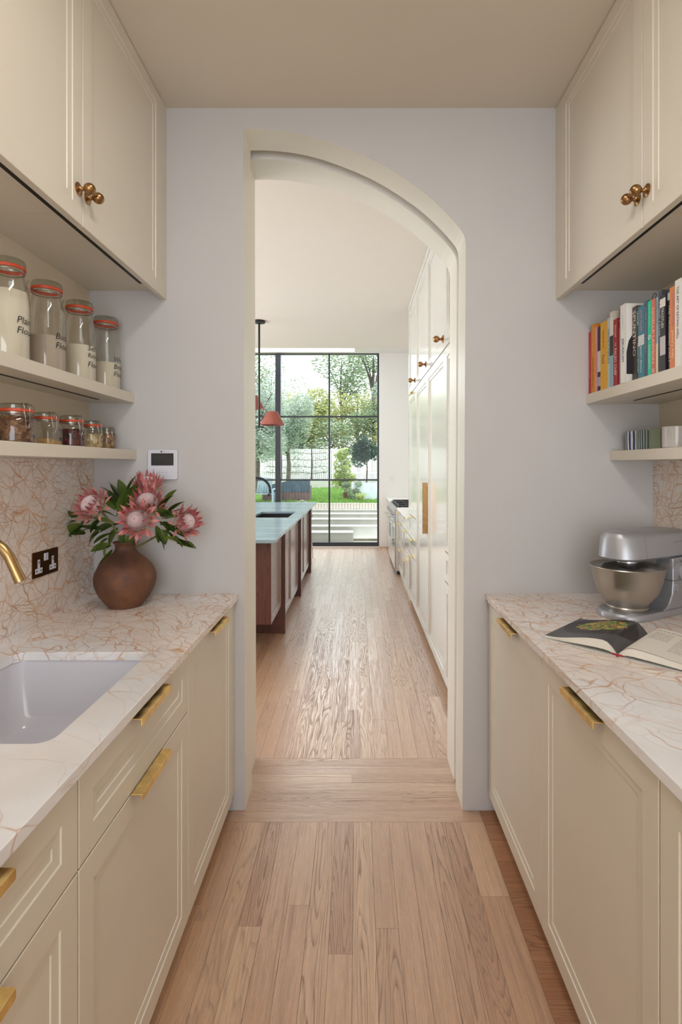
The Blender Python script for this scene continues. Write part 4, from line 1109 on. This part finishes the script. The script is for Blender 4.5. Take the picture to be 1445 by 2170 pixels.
RP(MB().box(.55, KR - .002, 7.08, 8.42, .001, .05), 'plinth', M['black'])
RP(MB().box(.516, .53, 7.05, 8.45, .74, .885), 'control_panel', M['silverpaint'], .002)
for ya, yb in ((7.07, 7.76), (7.78, 8.43)):
    d = RP(MB().box(.518, .53, ya, yb, .30, .72), 'oven_door', M['kitchen_cream'], .002)
    RP(MB().box(.5165, .518, ya + .12, yb - .12, .38, .62), 'oven_window', M['screen'], par=d)
    RP(MB().box(.518, .53, ya, yb, .07, .29), 'oven_drawer', M['kitchen_cream'], .002)
RP(MB().tube([(.465, 7.06, .71), (.465, 8.44, .71)], .012, 12), 'rail', M['chrome'], smooth=True)
for yy in (7.09, 7.76, 8.41): RP(MB().box(.465, .52, yy - .012, yy + .012, .70, .72), 'rail_bracket', M['steel'], .002)
for i in range(7):
    yy = 7.2 + i * .19; mm = Matrix.Translation((.516, yy, .81)) @ Matrix.Rotation(R(-90), 4, 'Y')
    RP(MB().lathe([(0, 0), (.022, 0), (.020, .028), (0, .03)], mx=mm, n=20), 'control_knob', M['steel'], smooth=True)
RP(MB().box(.56, 1.12, 7.10, 8.40, .886, .893), 'hob', M['black'])
for i in range(3):
    g = MB(); y0_ = 7.13 + i * .43
    for yy in (y0_, y0_ + .39): g.box(.58, 1.10, yy, yy + .014, .905, .925)
    for xx_ in (.58, .83, 1.086): g.box(xx_, xx_ + .014, y0_, y0_ + .40, .905, .925)
    for xx_ in (.70, .96): g.box(xx_ - .006, xx_ + .006, y0_ + .05, y0_ + .34, .905, .92)
    for (xx_, yy) in ((.58, y0_), (1.086, y0_), (.58, y0_ + .39), (1.086, y0_ + .39)): g.box(xx_, xx_ + .014, yy, yy + .012, .893, .906)
    RP(g, 'pan_support', M['black'])
t = thing('drawer_unit', (KX_, 8.9, 0), 'cream kitchen unit beyond the range cooker against the window wall', 'cabinet')
inv = Matrix.Translation((-KX_, -8.9, 0))
o = MB().box(KX_ + .0225, KR - .001, 8.46, KF - .002, .001, .878).build('body', M['kitchen_cream'], t); o.data.transform(inv)
for z0, z1 in ((.73, .874), (.08, .722)):
    d = panel_mesh(8.465, 9.39, z0, z1, .05, plane=KX_, side=-1).build('drawer' if z0 > .5 else 'door', M['kitchen_cream'], t); d.data.transform(inv)
tag(MB().box(.545, KR - .001, 8.46, KF - .001, .879, .905).build('worktop', M['kwall'], bevel=.002), 'short white worktop beyond the range cooker beside the window wall', 'worktop')
so = tag(MB().box(.585, .665, KF - .010, KF - .0005, 1.205, 1.285).build('wall_switch', M['kwall'], bevel=.002), 'small pale square switch plate on the wall beside the garden window', 'switch')
MB().box(.612, .638, KF - .014, KF - .010, 1.23, 1.26).build('rocker', M['white_plastic'], so)

# ------------------------------------------------------------------ island
isl = thing('kitchen_island', (-.63, 4.0, 0), 'long red-brown oak kitchen island with upright fins between its doors', 'island')
inv = Matrix.Translation((.63, -4.0, 0))
def IP(m_, nm, mat, bev=0, smooth=False, par=None):
    o = m_.build(nm, mat, par or isl, bevel=bev, smooth=smooth); o.data.transform(inv); return o
IX = -1.85
def iboard(nm, x0, x1, y0, y1, z0, z1): return IP(MB().box(x0, x1, y0, y1, z0, z1), nm, M['walnut'], .0015)
iboard('end_panel', IX, -.652, 4.0, 4.03, .25, .9035)
iboard('body', IX, -.675, 4.0305, 4.57, .25, .9035)
iboard('body', IX, -.675, 4.60, 7.18, .10, .60)
iboard('body', -.70, -.675, 4.60, 7.18, .6, .9035)
iboard('plinth', IX, -.70, 4.62, 7.18, .001, .0995)
iboard('base_board', IX, -.745, 4.585, 4.6195, .001, .2495)
for y0 in (4.57, 5.88, 7.18):
    iboard('upright_fin', -.745, -.622, y0, y0 + .03, .001, .9035)
def idoor(y0, y1, z0):
    d = IP(panel_mesh(y0, y1, z0, .885, .05, plane=-.65, side=1, T=.022, d1=.004, d2=.012, lw=.006), 'door', M['walnutdoor'])
    IP(MB().prism([(-.65, .889), (-.626, .889), (-.626, .872), (-.629, .872), (-.629, .8855), (-.65, .8855)], (y0 + y1) / 2 - .04, (y0 + y1) / 2 + .04, 'y'), 'handle', M['brass'], par=d)
idoor(4.003, 4.566, .25); idoor(4.603, 5.237, .10); idoor(5.243, 5.876, .10); idoor(5.913, 6.547, .10); idoor(6.553, 7.176, .10)
me = poly_mesh('worktop', [(-1.95, 3.77), (-.588, 3.77), (-.588, 7.75), (-1.95, 7.75)], [rrect(-1.10, -.707, 5.41, 6.13, .008, 2)], .025)
for v in me.vertices: v.co.z += .904 + .0135
tag(link('worktop', me, M['bluestone'], bevel=.002), 'polished blue-grey stone top of the kitchen island', 'worktop')
iboard('upright_fin', -1.85, -.66, 7.68, 7.71, .001, .9035)
sk = MB(); sk.rings([[(a, b, z) for a, b in rrect(-1.11 + i, -.697 - i, 5.40 + i, 6.14 - i, .02, 3)] for i, z in ((0, .9038), (.008, .9038), (.010, .80), (.02, .72))], False, True)
tag(sk.build('island_sink', M['black']), 'black rectangular sink sunk into the blue-grey island top', 'sink')
tf = thing('black_tap', (-1.25, 5.78, .93), 'matt black gooseneck tap on the kitchen island', 'tap')
pp = [(0, 0, .002), (0, 0, .15), (0, 0, .27)] + [(.148 + .148 * math.cos(R(a)), 0, .27 + .148 * math.sin(R(a)) * .9) for a in range(165, -1, -15)] + [(.296, 0, .225)]
MB().tube(pp, .0145, 14).build('spout', M['black'], tf, smooth=True)
MB().lathe([(0, .001), (.028, .001), (.028, .02), (.02, .03), (0, .03)], n=24).build('tap_base', M['black'], tf, smooth=True)
MB().tube([(.0, -.02, .06), (.0, -.09, .08)], .007, 10).build('lever', M['black'], tf, smooth=True)
MB().box(.27, .30, -.012, .012, .20, .226).build('nozzle', M['black'], tf, bevel=.003)
# wire stool just beyond the island end
st = thing('wire_stool', (-.86, 8.15, 0), 'slim white wire-framed stool standing past the far end of the island', 'stool')
w = MB()
for sx in (-1, 1):
    for sy in (-1, 1): MB().tube([(sx * .17, sy * .17, .001), (sx * .13, sy * .13, .66)], .008, 8).build('leg', M['white_plastic'], st, smooth=True)
MB().tube([(.16, -.16, .2), (.16, .16, .2), (-.16, .16, .2), (-.16, -.16, .2), (.16, -.16, .2)], .006, 8).build('foot_rail', M['white_plastic'], st)
MB().prism(rrect(-.17, .17, -.17, .17, .04), .661, .69, 'z').build('seat', M['black'], st, bevel=.005)
MB().tube([(.15, .16, .69), (.16, .17, .85), (.0, .19, .92), (-.16, .17, .85), (-.15, .16, .69)], .007, 8).build('back_rail', M['white_plastic'], st, smooth=True)

# ------------------------------------------------------------------ pendant lamp
pd = thing('pendant_light', (-1.15, 6.2, 3.179), 'black rod pendant light with coral cone shades above the island', 'pendant light')
MB().lathe([(0, 0), (.07, 0), (.07, -.022), (.02, -.03), (0, -.03)], n=32).build('ceiling_rose', M['black'], pd, smooth=True)
MB().tube([(0, 0, -.02), (0, 0, -1.25)], .0125, 12).build('rod', M['black'], pd, smooth=True)
MB().lathe([(0, -1.262), (.055, -1.262), (.055, -1.25), (0, -1.25)], n=28).build('hub_plate', M['black'], pd, smooth=True)
for (sx, sy, sz) in ((.156, .0, -1.232), (-.13, .28, -1.005), (-.22, -.24, -1.15)):
    MB().tube([(0, 0, -1.256), (sx * .5, sy * .5, -1.27), (sx, sy, sz - .115), (sx, sy, sz)], .004, 8).build('arm', M['black'], pd, smooth=True)
    prs = [(.145, 0), (.142, .010), (.066, .150), (.058, .158), (.056, .156), (.064, .146), (.139, .008), (.145, 0)]
    MB().lathe(prs, (sx, sy, sz), 36).build('lamp_shade', M['coral'], pd, smooth=True)
    MB().lathe([(0, 0), (.02, .0), (.024, .05), (.014, .09), (0, .10)], (sx, sy, sz + .02), 20).build('bulb', M['coral_in'], pd, smooth=True)
    MB().tube([(sx, sy, sz + .0), (sx, sy, sz + .15)], .006, 8).build('lamp_stem', M['black'], pd)
    MB().lathe([(.0, .0), (.057, 0.0), (.054, .004), (0, .006)], (sx, sy, sz + .154), 24).build('shade_cap', M['coral'], pd, smooth=True)

# ------------------------------------------------------------------ garden
LZ = .63
tag(MB().box(-9, 6, 9.6, 10.24, -.06, -.005).build('terrace', M['stonewhite']), kind='structure')
stp = thing('garden_steps', (-.4, 10.9, 0), 'broad pale stone steps rising from the window to the lawn', 'steps')
inv = Matrix.Translation((.4, -10.9, 0))
def GP(m_, nm, mat, par, bev=0): o = m_.build(nm, mat, par, bevel=bev); o.data.transform(inv); return o
for x0, x1, y0, y1, z1 in ((-2.6, -.06, 10.2, 10.6, .17), (-3.5, 3, 10.6, 10.95, .247), (-3.5, 3, 10.95, 11.3, .355), (-3.5, 3, 11.3, 11.6, .436), (-3.5, 3, 11.6, 11.76, .50)):
    GP(MB().box(x0, x1, y0, y1, -.005, z1 - .022), 'riser', M['stonewhite'], stp)
    GP(MB().box(x0 - .005, x1, y0 - .02, y1, z1 - .0215, z1), 'tread', M['stonewhite'], stp, .004)
be = thing('brick_edging', (-.4, 11.8, .0), 'row of pale bricks on end edging the lawn above the steps', 'edging')
inv2 = Matrix.Translation((.4, -11.8, 0))
bmesh_ = MB().box(-.03, .03, -.06, .06, 0, .125).me('brick'); bmesh_.materials.append(M['brickwhite'])
i = 0; x = -3.0
while x < 2.2:
    b = link('brick', bmesh_, None, be); b.location = (x + .4, 0.02, .502 + rnd.uniform(-.002, .002)); x += .066
tag(MB().box(-16, 10, 11.88, 20.0, -.3, LZ - .02).build('lawn_ground', M['soil']), kind='structure')
def blades(name, x0, x1, y0, y1, z, n, hmin, hmax, mat, label, cat):
    vs, fs = [], []
    for i in range(n):
        x = rnd.uniform(x0, x1); y = y0 + (y1 - y0) * rnd.random() ** 1.3; a = rnd.uniform(0, 6.28); h = rnd.uniform(hmin, hmax); w_ = .012
        dx, dy = math.cos(a) * w_, math.sin(a) * w_; lx, ly = rnd.uniform(-.03, .03), rnd.uniform(-.03, .03)
        k = len(vs); vs += [(x - dx, y - dy, z), (x + dx, y + dy, z), (x + lx, y + ly, z + h)]; fs.append((k, k + 1, k + 2))
    me = bpy.data.meshes.new(name); me.from_pydata(vs, [], fs); o = link(name, me, mat); tag(o, label, cat, kind='stuff'); return o
gm = plain('lawn_base_green', (118, 152, 76), .9, var=.12, bump=.5, bscale=30)
tag(MB().box(-16, 10, 11.88, 19.99, LZ - .02, LZ - .002).build('lawn', gm), 'green lawn between the steps and the low white garden wall', 'lawn', kind='stuff')
blades('grass_blades', -4.0, 2.2, 11.9, 19.9, LZ - .003, 26000, .03, .07, M['grass'], 'short grass blades growing over the lawn', 'grass')
tag(MB().box(-16, 12, 20.0, 20.3, .0, .93).build('garden_wall', M['stonewhite']), 'low pale wall along the back of the lawn', 'wall')
tag(MB().box(-16, 12, 20.3, 60, -.3, .9).build('planting_bed', M['soil']), 'planting bed behind the low pale garden wall', 'bed', kind='stuff')
fn = thing('slatted_fence', (-2, 21.9, .9), 'tall white vertical slat fence at the back of the garden', 'fence')
f = MB(); x = -8.0
while x < 8: f.box(x + 2, x + 2.07, -.012, .012, 0.0005, 1.28); x += .085
o = f.build('slats', M['fencewhite'], fn); o['kind'] = 'stuff'
for zz in (.25, 1.0): MB().box(-6, 10, .013, .06, zz, zz + .07).build('rail', M['fencewhite'], fn)

def leaves_cloud(centers, n, size, name, mat, parent, ell=(1, 1, 1)):
    vs, fs = [], []
    tot = sum(c[3] ** 2 for c in centers)
    for (cx, cy, cz, r) in centers:
        for i in range(max(4, int(n * r * r / tot))):
            while True:
                v = Vector((rnd.uniform(-1, 1), rnd.uniform(-1, 1), rnd.uniform(-1, 1)))
                if .05 < v.length < 1: break
            v = v.normalized() * (v.length ** .5) * r
            p = Vector((cx + v.x * ell[0], cy + v.y * ell[1], cz + v.z * ell[2]))
            q = Matrix.Rotation(rnd.uniform(0, 6.3), 3, 'Z') @ Matrix.Rotation(rnd.uniform(-1.2, 1.2), 3, 'X')
            s = size * rnd.uniform(.6, 1.25); k = len(vs)
            for a, b in ((-1, 0), (0, -.45), (1, 0), (0, .45)): vs.append(p + q @ Vector((a * s, b * s, 0)))
            fs.append((k, k + 1, k + 2, k + 3))
    me = bpy.data.meshes.new(name); me.from_pydata(vs, [], fs); o = link(name, me, mat, parent); o['kind'] = 'stuff'; return o
def tree(x, y, base, h, r, mat, n, size, label, cat='tree', clumps=14, trunk=.10, low=.35, name='garden_tree', lean=0):
    t = thing(name, (x, y, base), label, cat)
    C_ = []
    for i in range(clumps):
        tt_ = rnd.uniform(low, 1); a = rnd.uniform(0, 6.28); rr_ = r * math.sqrt(rnd.random()) * (1.15 - .55 * tt_)
        C_.append((rr_ * math.cos(a) + lean * tt_, rr_ * math.sin(a) * .8, h * tt_, r * rnd.uniform(.28, .5)))
    leaves_cloud(C_, n, size, 'foliage', mat, t)
    m = MB(); m.tube([(0, 0, -.02), (lean * .2 + r * .03, 0, h * .3), (lean * .5 - r * .04, 0, h * .62), (lean, 0, h * .95)], [trunk, trunk * .8, trunk * .5, trunk * .15], 8)
    m.build('trunk', M['bark'], t, smooth=True)
    m = MB()
    for c in C_:
        z0 = min(c[2] * .55 + .1 * h, c[2]); m.tube([(lean * z0 / h, 0, z0), ((c[0] + lean * z0 / h) * .5, c[1] * .5, (z0 + c[2]) * .52), (c[0], c[1], c[2])], [trunk * .35, trunk * .25, trunk * .1], 5)
    o = m.build('branches', M['bark'], t, smooth=True)
    return t
tree(-2.9, 15.2, LZ, 3.0, 1.15, M['f_silver'], 24000, .032, 'silver-leaved tree with a leaning dark trunk, left of the window post', clumps=24, trunk=.09, low=.36)
tree(-2.3, 17.6, LZ, 3.0, .95, M['f_silver'], 22000, .034, 'large silver-green tree crown just right of the thick window post', clumps=22, trunk=.08, low=.52)
tree(-2.2, 27, .9, 4.1, 1.8, M['f_yellow'], 14400, 0.072, 'yellow-green tree behind the middle of the fence', clumps=20, trunk=.13)
tree(.1, 30, .9, 4.8, 2.2, M['f_yellow'], 14400, 0.079, 'olive-yellow tree behind the right part of the fence', clumps=20, trunk=.14)
tree(-1.0, 36, .9, 8.6, 2.2, M['f_green'], 4200, .12, 'thin tall tree with bare branches against the bright sky', clumps=16, trunk=.14, low=.5)
tree(.9, 27, .9, 7.2, 1.5, M['f_green'], 11700, 0.065, 'tall grey-green tree at the right edge of the window', clumps=18, trunk=.14)
tree(-5.0, 31, .9, 6.2, 2.4, M['f_green'], 12600, 0.079, 'green tree far left beyond the fence', clumps=18, trunk=.14)
tree(1.9, 24, .9, 4.2, 1.2, M['f_silver'], 4000, .07, 'silvery shrub against the right window frame beyond the fence', clumps=12, trunk=.08)
tree(-3.3, 26, .9, 2.9, .75, M['f_red'], 1800, .07, 'small copper-leaved tree above the fence', clumps=8, trunk=.06)
for i, (hx, mt) in enumerate(((-6.5, 'f_green'), (-3.8, 'f_dark'), (-1.2, 'f_green'), (1.4, 'f_yellow'))):
    tree(hx, 25.0, .9, 2.6, 1.5, M[mt], 4200, .075, ('green hedge bush behind the left end of the fence', 'dark hedge bush behind the fence', 'green hedge bush behind the middle of the fence', 'yellowish hedge bush behind the right end of the fence')[i], 'bush', 14, .06, .15, 'hedge_bush')
# tree in the zinc planter
tree(.255, 13.1, 1.055, 1.12, .42, M['f_dark'], 8000, .026, 'dense dark green round tree growing in the pale planter', clumps=18, trunk=.022, low=.45, lean=.02)
pt = thing('zinc_planter', (.2, 13.1, LZ), 'large pale grey rectangular planter at the right of the lawn', 'planter')
MB().rings([[(a, b, z) for a, b in rrect(-.32 - e, .32 + e, -.28 - e, .28 + e, .03, 3)] for z, e in ((0, -.02), (.43, .0), (.43, -.03), (.40, -.03))]).build('tub', M['zinc'], pt)
MB().box(-.28, .28, -.24, .24, .401, .42).build('soil', M['soil'], pt)
tree(-.32, 14.6, LZ, 1.25, .30, M['f_bamboo'], 3200, .045, 'yellow-green bamboo clump left of the round tree', 'shrub', 30, .012, .15, 'bamboo_clump')
rp = tag(MB().lathe([(0, .001), (.08, 0), (.10, .16), (.092, .16), (.085, .14), (0, .14)], n=20).build('rusty_pot', M['rust'], smooth=True), 'small rusty brown pot on the lawn', 'pot'); rp.location = (-.25, 13.3, LZ)
tree(-.25, 13.3, LZ + .141, .26, .15, M['f_green'], 500, .03, 'small leafy plant growing in the rusty pot', 'plant', 6, .01, .3, 'potted_plant')
tree(-.03, 12.75, LZ, .42, .20, M['f_green'], 900, .03, 'low green bush at the foot of the pale planter', 'shrub', 7, .01, .2, 'low_bush')
def tuft(x, y, n, h, label):
    vs, fs = [], []
    for i in range(n):
        a = rnd.uniform(0, 6.28); L = h * rnd.uniform(.6, 1.1); o_ = rnd.uniform(.25, .9); px_, py_ = math.cos(a), math.sin(a); wx, wy = -py_ * .006, px_ * .006
        k = len(vs); vs += [(px_ * .02 - wx, py_ * .02 - wy, 0), (px_ * .02 + wx, py_ * .02 + wy, 0), (px_ * L * o_ * .6 + wx, py_ * L * o_ * .6 + wy, L * .75), (px_ * L * o_ * .6 - wx, py_ * L * o_ * .6 - wy, L * .75), (px_ * L * o_ * 1.2, py_ * L * o_ * 1.2, L * .6)]
        fs += [(k, k + 1, k + 2, k + 3), (k + 3, k + 2, k + 4)]
    me = bpy.data.meshes.new('grass_tuft'); me.from_pydata(vs, [], fs); o = link('grass_tuft', me, M['f_bamboo']); o.location = (x, y, LZ - .002); tag(o, label, 'plant'); return o
tuft(.10, 12.15, 160, .26, 'spiky ornamental grass at the lawn edge in front of the planter')
# espalier trees
def espalier(x, label):
    y = 21.0; t = thing('espalier_tree', (x, y, .9), label, 'tree', 'espaliered trees against the white fence')
    MB().tube([(0, 0, 0), (.02, 0, .6), (0, 0, 1.45)], [.05, .04, .02], 8).build('trunk', M['bark'], t, smooth=True)
    for z in (.30, .54, .82, 1.08, 1.36):
        m = MB(); m.tube([(-.62, 0, z + .02), (-.3, 0, z), (0, 0, z - .03), (.3, 0, z), (.62, 0, z + .02)], .012, 6); m.build('branch', M['bark'], t, smooth=True)
        leaves_cloud([(dx, 0, z + .05 + rnd.uniform(-.03, .05), .13) for dx in (-.6, -.42, -.22, .22, .42, .6)], 210, .035, 'foliage', M['f_green'], t)
for x, lb in ((-3.02, 'espaliered tree against the fence beside the thick window post'), (-1.80, 'espaliered tree against the fence in the middle pane')):
    espalier(x, lb)
# dark clad outdoor unit
hb = thing('outdoor_unit', (-1.65, 12.6, LZ), 'dark outdoor unit with blue-grey lid and brown cladding on the lawn', 'outdoor unit')
for i in range(16):
    x0 = -.56 + i * .0705; MB().box(x0, x0 + .066, -.30, -.28, .0, .22).build('cladding_board', M['brownclad'], hb)
    zt = .36 + .16 * min(1, i / 11); MB().prism([(x0, .223), (x0 + .068, .223), (x0 + .068, zt + .012), (x0, zt)], -.305, -.285, 'y').build('lid_board', M['bluelid'], hb)
MB().box(-.55, .55, -.279, .30, .001, .36).build('core', M['brownclad'], hb)
# slatted garden chair
gc = thing('garden_chair', (-2.12, 12.1, LZ), 'grey-blue slatted garden chair on the lawn, seen past the island', 'chair')
for i in range(6):
    x0 = -.17 + i * .058; mx_ = Matrix.Translation((x0, .0, .22)) @ Matrix.Rotation(R(12), 4, 'Y') @ Matrix.Rotation(R(18), 4, 'X')
    MB().box(-.024, .024, -.008, .008, 0, .36 + .02 * math.sin(i * .6), mx=mx_).build('back_slat', M['chairblue'], gc)
for yy in range(4): MB().box(-.22, .22, -.34 + yy * .085, -.27 + yy * .085, .20 + yy * -.005, .215 + yy * -.005).build('seat_slat', M['chairblue'], gc)
for sx in (-1, 1):
    for yy in (-.33, .02): MB().box(sx * .24 - .02, sx * .24 + .02, yy - .02, yy + .02, 0, .30 if yy < 0 else .22).build('leg', M['chairblue'], gc)
    MB().box(sx * .25 - .035, sx * .25 + .035, -.36, .08, .301, .318).build('armrest', M['chairblue'], gc)
